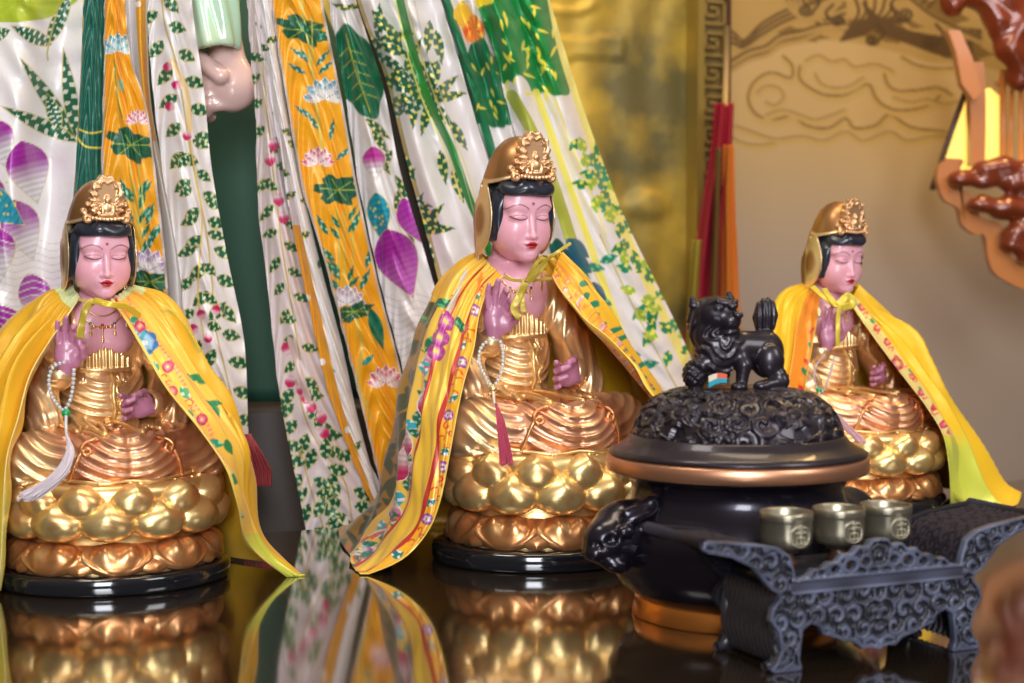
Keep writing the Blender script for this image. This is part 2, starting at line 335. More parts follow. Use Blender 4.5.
def crown_part(parent):
    cr_ = Field((-26, -44, 36), (26, -10, 92), .75); X, Y, Z = cr_.X, cr_.Y+.22*(cr_.Z-40)*-1, cr_.Z-42
    Y = cr_.Y-.10*(cr_.Z-42)*1.0+31.5
    a = np.arctan2(X, Z-16); r = np.hypot(X, Z-16); top = np.clip(np.cos(a), 0, 1)
    out = 15+14*top**3+3.2*(1-abs(((a*18/(2*math.pi)) % 1)-.5)*2)*(np.cos(a) > -.6)-1.5
    f = smax(r-out, abs(Y-4)-5.6+0*r, 1.2); f = np.maximum(f, -Z-1)
    rid = abs(np.sin(a*9))**.5; halo = abs(r-(out-6))-1.0
    f = smin(f, smax(np.maximum(halo, abs(Y+2)-1.4), -Z-1+0*r, .5), .8)
    f = f+.9*np.clip(np.cos(a*14+r*.55), 0, 1)*(r > out-6)*(abs(Y) < 5)
    P = (X+0*Z+0*Y, Y+0*X+0*Z, Z+0*X+0*Y)
    b = ell(P, (0, -3.5, 21.5), (3, 2.4, 3.5)); b = smin(b, ell(P, (0, -3, 25.2), (1.5, 1.5, 1.5)), .8)
    b = smin(b, ell(P, (0, -3, 13.5), (5.2, 2.6, 6)), 1.2); b = smin(b, ell(P, (0, -3.6, 7), (8.5, 3, 2.6)), 1)
    q = (abs(P[0]), P[1], P[2]); b = smin(b, cap(q, (5, -3, 15.5), (4.8, -5, 9.5), 1.5, 1.4), 1)
    for i in range(5): b = smin(b, ell(q, (i*3.4-0, -3.2, 2.6+.3*i), (1.9, 2.2, 2.2)), .6)
    f = smin(f, b, .6)
    for s_, c_, w in ((1, (17, 3, 3), 5), (1, (20, 6, 10), 3.5), (1, (16.5, 4, 17), 2.8)):
        f = smin(f, ell(q, c_, (w, 4, w)), 1.5); f = smax(f, -ell(q, (c_[0], c_[1]-4, c_[2]), (w*.45, 2.4, w*.45)), .8)
    V, F = surf(cr_, f); V = (V-np.array([0, -31, 42]))*np.array([1.08, .95, 1.0])+np.array([0, -33, 42]); return mesh_np('crown', from_head(V), F, M['gold'], parent, np.tile([.80, .47, .24], (len(V), 1)))

KN = 89
def legs_f(q, X, Y, Z):
    q = (q[0], q[1]+26, q[2])
    f = smin(cap(q, (30, 45, 134), (KN, -10, 130), 29, 27), cap(q, (KN, -10, 130), (12, -56, 130), 27, 27), 14)
    return smin(f, ell(q, (0, 12, 124), (92, 80, 27)), 14)
def robe_part(parent):
    fl = Field((-128, -124, 94), (128, 108, 312), 1.5); X, Y, Z = fl.X, fl.Y, fl.Z; p = (X, Y, Z); q = (abs(X)+0*Y+0*Z, Y, Z)
    t = ell(p, (0, 60, 195), (53, 34, 62)); t = smin(t, ell(p, (0, 62, 262), (60, 33, 36)), 16)
    t = smin(t, cap(q, (22, 66, 282), (48, 62, 266), 15, 16), 12)
    t = smin(t, ell(p, (0, 44, 185), (40, 34, 36)), 10)             # belly
    U = np.sqrt((X*1.05)**2+(np.maximum(250-Z, 0)*.95)**2)
    fold = np.clip(np.cos(U*2*math.pi/8.6), -.2, 1)*np.clip((54-abs(X))/16, 0, 1)*np.clip((214-Z)/8, 0, 1)*np.clip((Z-158)/8, 0, 1)*(Y < 60)
    t = t-2.2*fold
    L = legs_f(q, X, Y, Z)
    U2 = np.sqrt((X*.80)**2+(np.maximum(174-Z, 0)*1.0)**2); m2 = np.clip((56-abs(X))/8, 0, 1)
    f2 = (np.clip(.5+.5*np.cos(U2*2*math.pi/9.4), 0, 1)**2.2)*m2*(Z < 168)*(U2 > 12)
    U3 = np.sqrt(((abs(X)-52)*.9)**2+((Z-166)*1.0)**2+((Y+30)*.5)**2); m3 = np.clip((abs(X)-52)/8, 0, 1)
    f3 = (np.clip(.5+.5*np.cos(U3*2*math.pi/10.5), 0, 1)**1.6)*m3*np.clip((118-abs(X))/16, 0, 1)
    L = L-3.0*(f2+f3)
    hem = 3.2*np.clip(1-abs(Z-108-2.5*np.sin(X*.12))/4, 0, 1); L = L-hem*(Y < 60)
    f = smin(t, L, 9)
    # arms and sleeves
    ra = chain(p, [(-50, 62, 266), (-74, 46, 214), (-52, 4, 213)], [17, 18, 13], 8)
    la = chain(p, [(50, 62, 266), (78, 44, 204), (50, -6, 184)], [17, 19, 14], 8)
    rs = cap(p, (-70, 36, 214), (-66, 8, 168), 16, 20); ls = cap(p, (78, 40, 200), (72, 10, 168), 18, 22)
    f_arm = smin(ra, la, 1); f_arm = smin(f_arm, smin(rs, ls, 1), 10)
    f_arm = f_arm-1.6*np.clip(np.cos((abs(X)*.95-.22*Z-.2*Y)*2*math.pi/15), -.2, 1)*(abs(X) > 38)
    f = smin(f, f_arm, 5)
    # cuffs
    for c_, d_ in (((-50, 0, 216), (-.15, -.25, .95)), ((46, -13, 183), (-.85, -.5, .1))):
        n_ = np.array(d_)/np.linalg.norm(d_); a_ = np.array(c_); f = smin(f, cap(p, tuple(a_-n_*3), tuple(a_), 13.5, 15), 2); f = smax(f, -cap(p, tuple(a_), tuple(a_+n_*16), 10, 11), 1.5)
    # chest opening with lapels
    w = 20+.17*np.clip(Z-236, 0, 60)
    op = np.maximum(np.maximum(abs(X)-w, 236-Z+0*X), Y-64); lap = smax(abs(abs(X)-w-3.5)-3.4, np.maximum(Y-60, 170-Z)+0*X, 1)
    f = smin(f, smax(smax(f-3.0, lap, 1.5), -Z+206+0*f, 1), 1.5)
    f = smax(f, -op, 2)
    f = smax(f, -smin(cap(p, (0, 56, 320), (0, 60, 262), 21, 26), ell(p, (0, 58, 262), (24, 27, 26)), 4), 2)
    # ribbons hanging in front
    V, F = surf(fl, f); FV['robe'] = V
    x, y, z = V.T; k = np.clip((164-z)/10, 0, 1); k = np.maximum(k, np.clip((abs(x)-62)/8, 0, 1)*np.clip((y-0)/30, 0, 1)*.8)
    k = np.clip(k*(1-.75*np.clip((abs(x)-62)/12, 0, 1)*(z < 170))+.25*np.sin(x*.05+z*.03), 0, 1)
    col = GOLD*(1-k[:, None])+COPPER*k[:, None]
    # worn scroll ornaments
    return mesh_np('robe', V, F, M['gold'], parent, col)
def sash_part(parent):
    fl = Field((-34, -6, 208), (34, 60, 248), .9); X, Y, Z = fl.X, fl.Y, fl.Z; p = (X, Y, Z)
    b = ell(p, (0, 60, 228), (46, 50, 60)); fan = abs(b)-2.2-1.1*np.cos(X*.95)
    top = 236+7*np.exp(-(X/12)**2)-.006*X*X+1.2*np.cos(X*.95)
    f = smax(fan, np.maximum(np.maximum(abs(X)-27, Z-top), 218-Z)+0*Y, 1.5)
    bel = smax(smax(abs(b)-4.0, abs(Z-219)-2.2+0*b, 1.5), abs(X)-29+0*b, 2); f = smin(f, bel, 1)
    f = np.maximum(f, Y-44)
    V, F = surf(fl, f); return mesh_np('sash', V, F, M['gold'], parent, np.tile([.88, .60, .27], (len(V), 1)))
def front_y(key, x, z, r=2.2):
    V = FV[key]; m = (abs(V[:, 0]-x) < r) & (abs(V[:, 2]-z) < r)
    return V[m, 1].min() if m.any() else 40.0
def on_front(key, pts, n, out=.6):
    P = cr(np.array([(x, 0, z) for x, z in pts], float), n); y = np.array([front_y(key, p[0], p[2]) for p in P])
    y = np.convolve(np.pad(y, 7, mode='edge'), np.ones(15)/15, 'valid'); P[:, 1] = y-out; return P
def ribbon_part(parent):
    mb = MB(); K = 'robe'
    mb.tube(on_front(K, [(7, 216), (9, 204), (8, 190), (10, 176), (8, 164)], 50, -.4), 3.0, 10)
    mb.tube(on_front(K, [(14, 212), (17, 204), (12, 199), (14, 192), (20, 188), (15, 181), (18, 172)], 60, 0), 2.2, 8)
    for sg in (-1, 1):
        mc = MB(); mc.tube(on_front(K, [(sg*30, 156), (sg*42, 152), (sg*47, 146), (sg*43, 140), (sg*38, 143), (sg*42, 147), (sg*50, 138), (sg*56, 122), (sg*58, 114)], 70, 0), 2.1, 8); mc.build('knee_ribbon', M['gold3'], parent)
        mb.tube(on_front(K, [(0, 160+sg), (sg*10, 163), (sg*20, 159), (sg*30, 162), (sg*42, 160), (sg*56, 164)], 70, 0), 2.4, 8)
    mb.tube(on_front(K, [(-70, 116), (-50, 113), (-25, 111), (0, 113), (25, 111), (50, 113), (70, 116)], 90, .2), 2.0, 8)
    for i in range(17):
        x = -80+10*i; z = 109+1.6*math.sin(i*1.7); mb.ball((x, front_y(K, x, z)+.5, z), (3.6, 2.6, 2.4), 8)
    return mb.build('scroll_trim', M['gold2'], parent)
def finger(p, pts, r0): return chain(p, pts, [r0*(1-.09*i) for i in range(len(pts))], 1.2)
def hand_mesh(name, parent, kind, M3, off):
    fl = Field((-24, -24, -22), (24, 22, 48), .65); p = (fl.X+0*fl.Y+0*fl.Z, fl.Y+0*fl.X+0*fl.Z, fl.Z+0*fl.X+0*fl.Y)
    f = ell(p, (0, 0, 10), (11.5, 5.8, 14)); f = smin(f, cap(p, (0, 1, -8), (0, 0, 2), 7.2, 7.5), 5)
    f = smin(f, ell(p, (9, -3, 6), (5.5, 5, 9)), 4)
    if kind == 'raised':    # palm faces -y; thumb on +x; index and thumb meet, others rise
        fs = [[(8, -1, 20), (9.5, -7, 28), (9.5, -13, 29), (11.5, -15, 22)],
              [(3, 0, 22), (3.5, -4, 32), (4, -8, 38), (4, -11, 37)],
              [(-3.2, 0, 22), (-4, -1, 34), (-4.2, -3, 41), (-4, -5, 45)],
              [(-8.6, 0, 19), (-10.5, 0, 29), (-11.4, -1.5, 36), (-11.6, -3, 40)]]
        th = [(11, -3, 4), (15.5, -9, 11), (13.8, -14, 19)]
    else:                   # relaxed, fingertips meeting as if holding a stem
        fs = [[(8, -1, 20), (10, -5, 30), (11, -11, 38), (12, -15, 43)],
              [(3, 0, 22), (3.5, -7, 33), (6, -15, 34), (9, -19, 29)],
              [(-3.2, 0, 22), (-4.5, -6, 32), (-3.5, -13, 34), (-1, -18, 30)],
              [(-8.6, 0, 19), (-12, -4, 28), (-12.5, -9, 33), (-11, -13, 33)]]
        th = [(12, -3, 4), (17, -10, 12), (15, -17, 22), (13, -19, 29)]
    for i, c in enumerate(fs): f = smin(f, finger(p, c, [3.5, 3.6, 3.4, 2.9][i]), 1.6)
    f = smin(f, finger(p, th, 4.0), 2)
    V, F = surf(fl, f); col = np.tile(SKINC*np.array([.62, .50, .66]), (len(V), 1))
    a = np.array(M3); V = V@a.T*(1.10 if kind == 'raised' else 1.02)+np.array(off); return mesh_np(name, V, F, M['skin'], parent, col)
def necklace_part(parent):
    mb = MB()
    def ch(x, z):   # on the chest front
        return np.array([x, front_y('skin', x, z, 1.6)-.7, z])
    for w, z0, d in ((17, 284, 7), (21, 277, 13)):
        P = [ch(x, z0-d*(1-(x/w)**2)) for x in np.linspace(-w, w, 30)]; mb.tube(P, .9, 6)
    for x, n in ((-13, 3), (0, 5), (13, 3)):
        z = 264.5 if x == 0 else 266.5
        for k in range(n): mb.ball(ch(x, z-2.6*k), (1.3, 1.2, 1.5), 8)
        mb.ball(ch(x, z-2.6*n-1), (2, 1.5, 2.6), 8)
    for x in (-9, -4.5, 4.5, 9): mb.ball(ch(x, 265), (2.2, 1.5, 1.8), 8)
    o = mb.build('necklace', M['gold2'], parent)
    g = MB(); g.ball(ch(0, 267), (2.0, 1.7, 2.0), 10, (.5, .01, .02)); g.ball(ch(13, 269), (1.7, 1.5, 1.7), 10, (.02, .05, .25)); g.ball(ch(-13, 269), (1.7, 1.5, 1.7), 10, (.0, .25, .2))
    g.build('gem', M['bead'], o, color=True, label='small coloured gems'); return o
def petal_v(w, h, th, tip=.5, n=22, lobes=0):
    """a bulging petal with a point at +z; its inner side is flat"""
    a = np.sin(np.linspace(-1, 1, n)*math.pi/2); A, B = np.meshgrid(a, a, indexing='ij')     # A across, B along
    half = np.clip(1-abs(B)**2.3, 0, 1)**.5; half = np.where(B > .15, half*(1-tip*((B-.15)/.85)**1.3), half); half = np.maximum(half, .02)
    x = w*A*half; bul = np.clip(1-abs(A)**2.4, 0, 1)**.5*np.clip(1-abs(B)**2.4, 0, 1)**.5
    y = -th*bul
    if lobes: y = y-th*.55*np.exp(-((abs(A)-.30)/.15)**2)*np.clip(1-((B+.1)/.7)**2, 0, 1)+th*.25*np.exp(-((abs(A)-.68)/.09)**2)*np.clip(1-B**2, 0, 1)-th*.2*np.exp(-((abs(A)-.86)/.08)**2)*np.clip(1-B**2, 0, 1)
    else: y = y-th*.30*np.exp(-((A/.5)**2))*np.clip(B-.3, 0, 1)
    z = h*B
    P = np.stack([x, y, z], -1); Q = P.copy(); Q[..., 1] = np.maximum(P[..., 1]*.0+th*.12, 0); return P, Q
def petal_mesh(name, w, h, th, tip, m, lobes=0):
    P, Q = petal_v(w, h, th, tip, lobes=lobes); n = P.shape[0]; F = grid_faces(n, n); V = np.concatenate([P.reshape(-1, 3), Q.reshape(-1, 3)]); mm = n*n
    rim = []
    for a, b in [(np.arange(n-1)*n, np.arange(1, n)*n), (np.arange(1, n)*n+n-1, np.arange(n-1)*n+n-1), (np.arange(1, n), np.arange(n-1)), ((n-1)*n+np.arange(n-1), (n-1)*n+np.arange(1, n))]:
        rim.append(np.stack([a, b, b+mm, a+mm], -1))
    return mesh_np(name, V, np.concatenate([F, (F+mm)[:, ::-1]]+[r[:, ::-1] for r in rim]), m)
AX, AY = 1.0, .86
def lotus(parent):
    core = lathe('lotus_seat', [(0, 110), (94, 110), (100, 108), (103, 100), (98, 80), (90, 66), (86, 58), (85, 53), (88, 48), (94, 36), (104, 26), (108, 18), (0, 18)], M['gold2'], parent, 72, AX, AY)
    first = {}
    def ring(key, n, r, z, w, h, th, tip, ph, m, lean, lobes, flip=False):
        pm = petal_mesh('lotus_petal', w, h, th, tip, m, lobes)
        for i in range(n):
            o = pm if i == 0 else pm.copy()
            if i: C.objects.link(o)
            a = 2*math.pi*(i+ph)/n; x, y = r*AX*math.cos(a), r*AY*math.sin(a); o.parent = core; o.location = (x, y, z)
            nx, ny = math.cos(a)/AX, math.sin(a)/AY
            o.rotation_euler = (Matrix.Rotation(math.atan2(ny, nx)+math.pi/2, 3, 'Z')@Matrix.Rotation(lean, 3, 'X')@(Matrix.Rotation(math.pi, 3, 'Y') if flip else Matrix.Identity(3))).to_euler()
    ring('u', 12, 97, 93, 24, 19, 20, .35, 0, M['gold2'], R(6), 0)
    ring('l', 12, 95, 75, 31, 21, 25, .35, .5, M['gold2'], R(22), 0)
    ring('b', 9, 97, 34, 39, 20, 12, .25, .5, M['gold3'], R(-46), 1, True)
    ring('c', 9, 99, 34, 26, 19, 8, .45, 0, M['gold3'], R(-46), 0, True)
    core.location = (0, -30, 0)
    return core
def make_statue():
    root = empty('deity_statue', cat='statue')
    skin_part(root); veil_part(root); hair_part(root); crown_part(root); robe_part(root); sash_part(root); ribbon_part(root); necklace_part(root); lotus(root)
    # hands
    def frame(xa, za):
        z = np.array(za, float); z /= np.linalg.norm(z); x = np.array(xa, float); x -= z*(x@z); x /= np.linalg.norm(x); y = np.cross(z, x); return np.stack([x, y, z], 1)
    hand_mesh('raised_hand', root, 'raised', frame((1, -.25, .1), (.10, -.12, 1)), (-46, -9, 228))
    hand_mesh('lowered_hand', root, 'rest', frame((-.25, -.1, 1), (-1, -.35, .12)), (37, -22, 179))
    b = lathe('plinth', [(0, 0), (116, 0), (120, 1.5), (121, 4), (121, 15), (119, 18), (114, 19.5), (104, 20), (0, 20)], M['black'], root, 96, AX, AY)
    b.location = (0, -30, 0)
    return root
# ---------------------------------------------------------------- the three statues, turned alike along the altar
proto = make_statue(); SF = R(26); STAT = {}
for key, x, y, sc, lab in (('c', .036, 1.75, .00109, 'tallest gold statue with pink face, in the middle, a crimson tassel before its lap'),
                           ('l', -.404, 1.62, .00096, 'leftmost gold statue, facing the camera, a white tassel on its lap'),
                           ('r', .462, 2.10, .00095, 'smaller gold statue at the right, partly hidden by the censer and cups')):
    o = proto if key == 'c' else copy_tree(proto); STAT[key] = o; o['label'] = lab; o['group'] = 'gold seated deity statues'
    o.location = (x-math.sin(SF)*30*sc, y+math.cos(SF)*30*sc, .0); o.rotation_euler = (0, 0, SF); o.scale = (sc,)*3
for ch in proto.children:
    n_ = ch.name.split('.')[0]
    if n_ in ('robe', 'sash', 'scroll_trim', 'knee_ribbon', 'necklace'): ch.scale = (.93, 1, 1)
    if n_ == 'lotus_seat': ch.scale = (.90, .93, 1)
    if n_ == 'plinth': ch.scale = (.96, .96, 1)
# ---------------------------------------------------------------- embroidery painter (colour per thread-sized vertex)
class Painter:
    def __init__(s, x, y, base):
        s.x = np.asarray(x, float).ravel(); s.y = np.asarray(y, float).ravel(); s.c = np.empty((s.x.size, 3)); s.c[:] = base; s.m = None
    def _put(s, i, a, c):
        if s.m is not None: a = a*s.m[i]
        a = np.clip(a, 0, 1)[:, None]; s.c[i] = s.c[i]*(1-a)+np.asarray(c)*a
    def near(s, x, y, r): return np.nonzero((abs(s.x-x) < r) & (abs(s.y-y) < r))[0]
    def leaf(s, x, y, L, W, ang, c1, c2=None, n=6, edge=None, tip=1.0):
        """a pointed leaf from its root (x, y); c2 stripes alternate with c1"""
        i = s.near(x, y, L+2)
        if not len(i): return
        ca, sa = math.cos(R(ang)), math.sin(R(ang)); u = ((s.x[i]-x)*ca+(s.y[i]-y)*sa)/L; v = (-(s.x[i]-x)*sa+(s.y[i]-y)*ca)
        w = W*.5*np.where((u > 0) & (u < 1), np.sin(np.pi*np.clip(u, 0, 1)**(.8*tip)), -1); d = w-abs(v)
        col = np.tile(np.array(c1, float), (len(i), 1))
        if c2 is not None:
            st = (((u*n*.5+.5*(v > 0)+abs(v)/W*.25) % 1) < .34) & (abs(v) > .07*W); col[st] = c2
        a = np.clip(d+.5, 0, 1)
        if edge is not None: e = (d < .8); col[e] = edge
        s._put(i, a, col)
    def petal(s, x, y, L, W, ang, c1, c2, edge=None):
        """rounded petal, shading thread colours from root c1 to tip c2, with stitched rows"""
        i = s.near(x, y, L+2)
        if not len(i): return
        ca, sa = math.cos(R(ang)), math.sin(R(ang)); u = ((s.x[i]-x)*ca+(s.y[i]-y)*sa)/L; v = (-(s.x[i]-x)*sa+(s.y[i]-y)*ca)
        w = W*.5*np.where((u > 0) & (u < 1), np.sin(np.pi*np.clip(u, 0, 1)**1.5)**.75, -1); d = w-abs(v)
        k = np.clip((u-.35)*3, 0, 1)[:, None]; col = np.array(c1)*(1-k)+np.array(c2)*k
        row = .86+.14*np.sin(u*L*1.1+(v/W)**2*6)[:, None]; col = col*row
        if edge is not None: col[d < .9] = edge
        s._put(i, np.clip(d+.5, 0, 1), col)
    def line(s, pts, w, c, dash=0, n=40):
        P = cr(pts, n); lo, hi = P.min(0)-w-1, P.max(0)+w+1
        i = np.nonzero((s.x > lo[0]) & (s.x < hi[0]) & (s.y > lo[1]) & (s.y < hi[1]))[0]
        if not len(i): return
        q = np.stack([s.x[i], s.y[i]], -1); best = np.full(len(i), 1e9); tt = np.zeros(len(i))
        for k in range(len(P)-1):
            a, b = P[k], P[k+1]; ab = b-a; t = np.clip(((q-a)@ab)/(ab@ab+1e-9), 0, 1); d = np.hypot(*(q-a-t[:, None]*ab).T); m = d < best; best[m] = d[m]; tt[m] = k+t[m]
        a = np.clip(w*.5-best+.5, 0, 1)
        if dash: a = a*(np.sin(tt*dash) > -.2)
        s._put(i, a, c)
    def blob(s, x, y, rx, ry, ang, c, jag=.0, n=7, c2=None, ph=0):
        i = s.near(x, y, max(rx, ry)*(1+jag)+2)
        if not len(i): return
        ca, sa = math.cos(R(ang)), math.sin(R(ang)); u = ((s.x[i]-x)*ca+(s.y[i]-y)*sa)/rx; v = (-(s.x[i]-x)*sa+(s.y[i]-y)*ca)/ry
        r = np.hypot(u, v); th = np.arctan2(v, u); R_ = 1+jag*np.cos(th*n+ph)+jag*.4*np.cos(th*(n*2+1)+ph*2)
        col = np.tile(np.array(c, float), (len(i), 1))
        if c2 is not None: k = np.clip(.5+.5*np.sin(th*n*2+r*5), 0, 1)[:, None]; col = col*(1-k)+np.array(c2)*k
        s._put(i, np.clip((R_-r)*min(rx, ry)+.5, 0, 1), col)
    def flower(s, x, y, r, n, c1, c2, cc=(.9, .6, .1), ph=0, sq=1.0):
        for k in range(n): s.petal(x, y, r, r*1.25*sq, ph+k*360/n, c1, c2)
        s.blob(x, y, r*.22, r*.22, 0, cc)
DG = (.004, .105, .045); LG = (.55, .62, .36); TEAL = (.0, .19, .15); WHITE = (.76, .70, .70); MAG = (.62, .02, .15); PINK = (.86, .36, .45); PUR = (.38, .05, .38); YEL = (.86, .66, .06); ORG = (.88, .40, .02); GOLDT = (.62, .42, .10); BLUE = (.02, .18, .48); TURQ = (.02, .38, .48); RED = (.70, .03, .02)

def loft(rows, nu, nv):
    """rows of (px, py, depth) -> grid of world points and nominal pattern coordinates"""
    A = np.stack([cr(r, nv) for r in rows], 0)                   # rows x nv x 3
    out = np.stack([cr_plain(A[:, j], nu) for j in range(nv)], 1)
    return out
def cr_plain(P, n):
    P = np.asarray(P, float); Q = np.concatenate([[2*P[0]-P[1]], P, [2*P[-1]-P[-2]]]); u = np.linspace(0, len(P)-1, n); i = np.minimum(u.astype(int), len(P)-2); t = (u-i)[:, None]
    p0, p1, p2, p3 = Q[i], Q[i+1], Q[i+2], Q[i+3]
    return .5*((2*p1)+(p2-p0)*t+(2*p0-5*p1+4*p2-p3)*t**2+(3*p1-p0-3*p2+p3)*t**3)
def normals(P):
    n = np.cross(np.gradient(P, axis=0), np.gradient(P, axis=1)); return n/(np.linalg.norm(n, axis=-1, keepdims=True)+1e-12)
def cape(name, rows, nu, nv, base, paint=None, folds=None, parent=None, thick=.0011, **k):
    G = loft(rows, nu, nv); P = WY(G[..., 0], G[..., 1], G[..., 2]); u = np.linspace(0, len(rows)-1, nu)[:, None]+np.zeros((1, nv)); v = np.linspace(0, 1, nv)[None]+np.zeros((nu, 1))
    if folds is not None: P = P+normals(P)*folds(u, v)[..., None]
    P[..., 2] = np.maximum(P[..., 2], .0012)
    pt = Painter(G[..., 0], G[..., 1], base); pt.u = u.ravel(); pt.v = v.ravel()
    if paint: paint(pt)
    return sheet(name, P, M['satin'], parent, pt.c, thick=thick, **k)
# ---------------------------------------------------------------- yellow satin capes
def sm(x, a, b): t = np.clip((x-a)/(b-a), 0, 1); return t*t*(3-2*t)
YS = (.74, .40, .015); YL = (.80, .60, .16); GY = (.58, .58, .07)
# centre statue: from the left front edge, round the back, to the right front edge
cc = empty('satin_cape', (0, 0, 0), label='gold-yellow cape with rich flower embroidery round the central statue, one end curled on the table', cat='cape')
rowsC = [
 [(503, 277, 1.765), (488, 292, 1.75), (479, 318, 1.72), (474, 350, 1.69), (464, 384, 1.66), (458, 412, 1.648), (451, 450, 1.64), (441, 500, 1.635), (428, 532, 1.635), (402, 560, 1.63), (360, 578, 1.632)],
 [(497, 272, 1.785), (480, 290, 1.765), (468, 318, 1.735), (459, 350, 1.70), (443, 410, 1.66), (437, 450, 1.648), (428, 500, 1.643), (415, 530, 1.643), (392, 556, 1.642), (358, 576, 1.642)],
 [(489, 264, 1.805), (470, 284, 1.785), (453, 312, 1.755), (440, 350, 1.722), (427, 410, 1.68), (420, 450, 1.67), (411, 500, 1.665), (398, 527, 1.672), (380, 549, 1.682), (354, 570, 1.66)],
 [(482, 257, 1.825), (462, 271, 1.80), (445, 298, 1.775), (424, 350, 1.75), (411, 410, 1.71), (403, 450, 1.70), (393, 500, 1.71), (376, 521, 1.74), (362, 540, 1.76), (349, 556, 1.73)],
 [(480, 252, 1.86), (456, 266, 1.85), (434, 296, 1.83), (412, 350, 1.82), (398, 410, 1.79), (389, 450, 1.79), (376, 500, 1.81), (360, 516, 1.86), (349, 524, 1.92), (341, 529, 1.93)],
 [(490, 257, 1.89), (462, 292, 1.90), (440, 350, 1.905), (428, 410, 1.90), (422, 450, 1.90), (418, 490, 1.90), (414, 510, 1.92), (410, 524, 1.93), (405, 532, 1.91)],
 [(515, 256, 1.905), (515, 292, 1.925), (515, 350, 1.94), (515, 410, 1.945), (515, 450, 1.945), (515, 490, 1.945), (515, 515, 1.945), (515, 524, 1.945), (515, 530, 1.93)],
 [(540, 256, 1.895), (560, 290, 1.90), (590, 340, 1.90), (615, 400, 1.90), (630, 450, 1.90), (635, 490, 1.90), (638, 510, 1.91), (640, 522, 1.92), (642, 530, 1.915)],
 [(560, 253, 1.87), (584, 275, 1.85), (610, 318, 1.83), (634, 362, 1.82), (660, 400, 1.81), (690, 455, 1.80), (702, 500, 1.80), (708, 520, 1.80), (712, 535, 1.80), (716, 548, 1.80)],
 [(557, 262, 1.835), (576, 286, 1.80), (600, 322, 1.77), (630, 362, 1.75), (657, 400, 1.735), (686, 445, 1.73), (700, 490, 1.73), (706, 515, 1.73), (711, 535, 1.73), (714, 556, 1.74)],
 [(552, 277, 1.785), (564, 296, 1.76), (584, 321, 1.735), (617, 354, 1.71), (652, 396, 1.68), (672, 432, 1.67), (692, 480, 1.67), (698, 510, 1.67), (703, 538, 1.67), (706, 568, 1.67)],
]
def hook(p, x, y, r, a0, c, w=1.3, d=1):
    t = np.linspace(0, 4.6, 12); p.line([(x+r*(1-q*.14)*math.cos(a0+d*q), y+r*(1-q*.14)*math.sin(a0+d*q)) for q in t], w, c, n=30)
def crease(x): return 1-2*np.abs(np.sin(x*.5))
def foldsC(u, v):
    g = .0055*np.where(u < 4.2, .35+.3*(v < .2), 1)*crease(u*7.3+v*5+1)*sm(v, .02, .2)*(1-.6*sm(v, .5, .9))*(u > .0)
    g += .0022*np.sin(u*17+v*3)*np.exp(-v*5)
    g += .0016*np.sin(v*31+u*4+2*np.sin(u*2))*sm(v, .2, .5)+.0006*np.sin(v*47+u*11)
    return g*np.clip(u/.3, 0, 1)
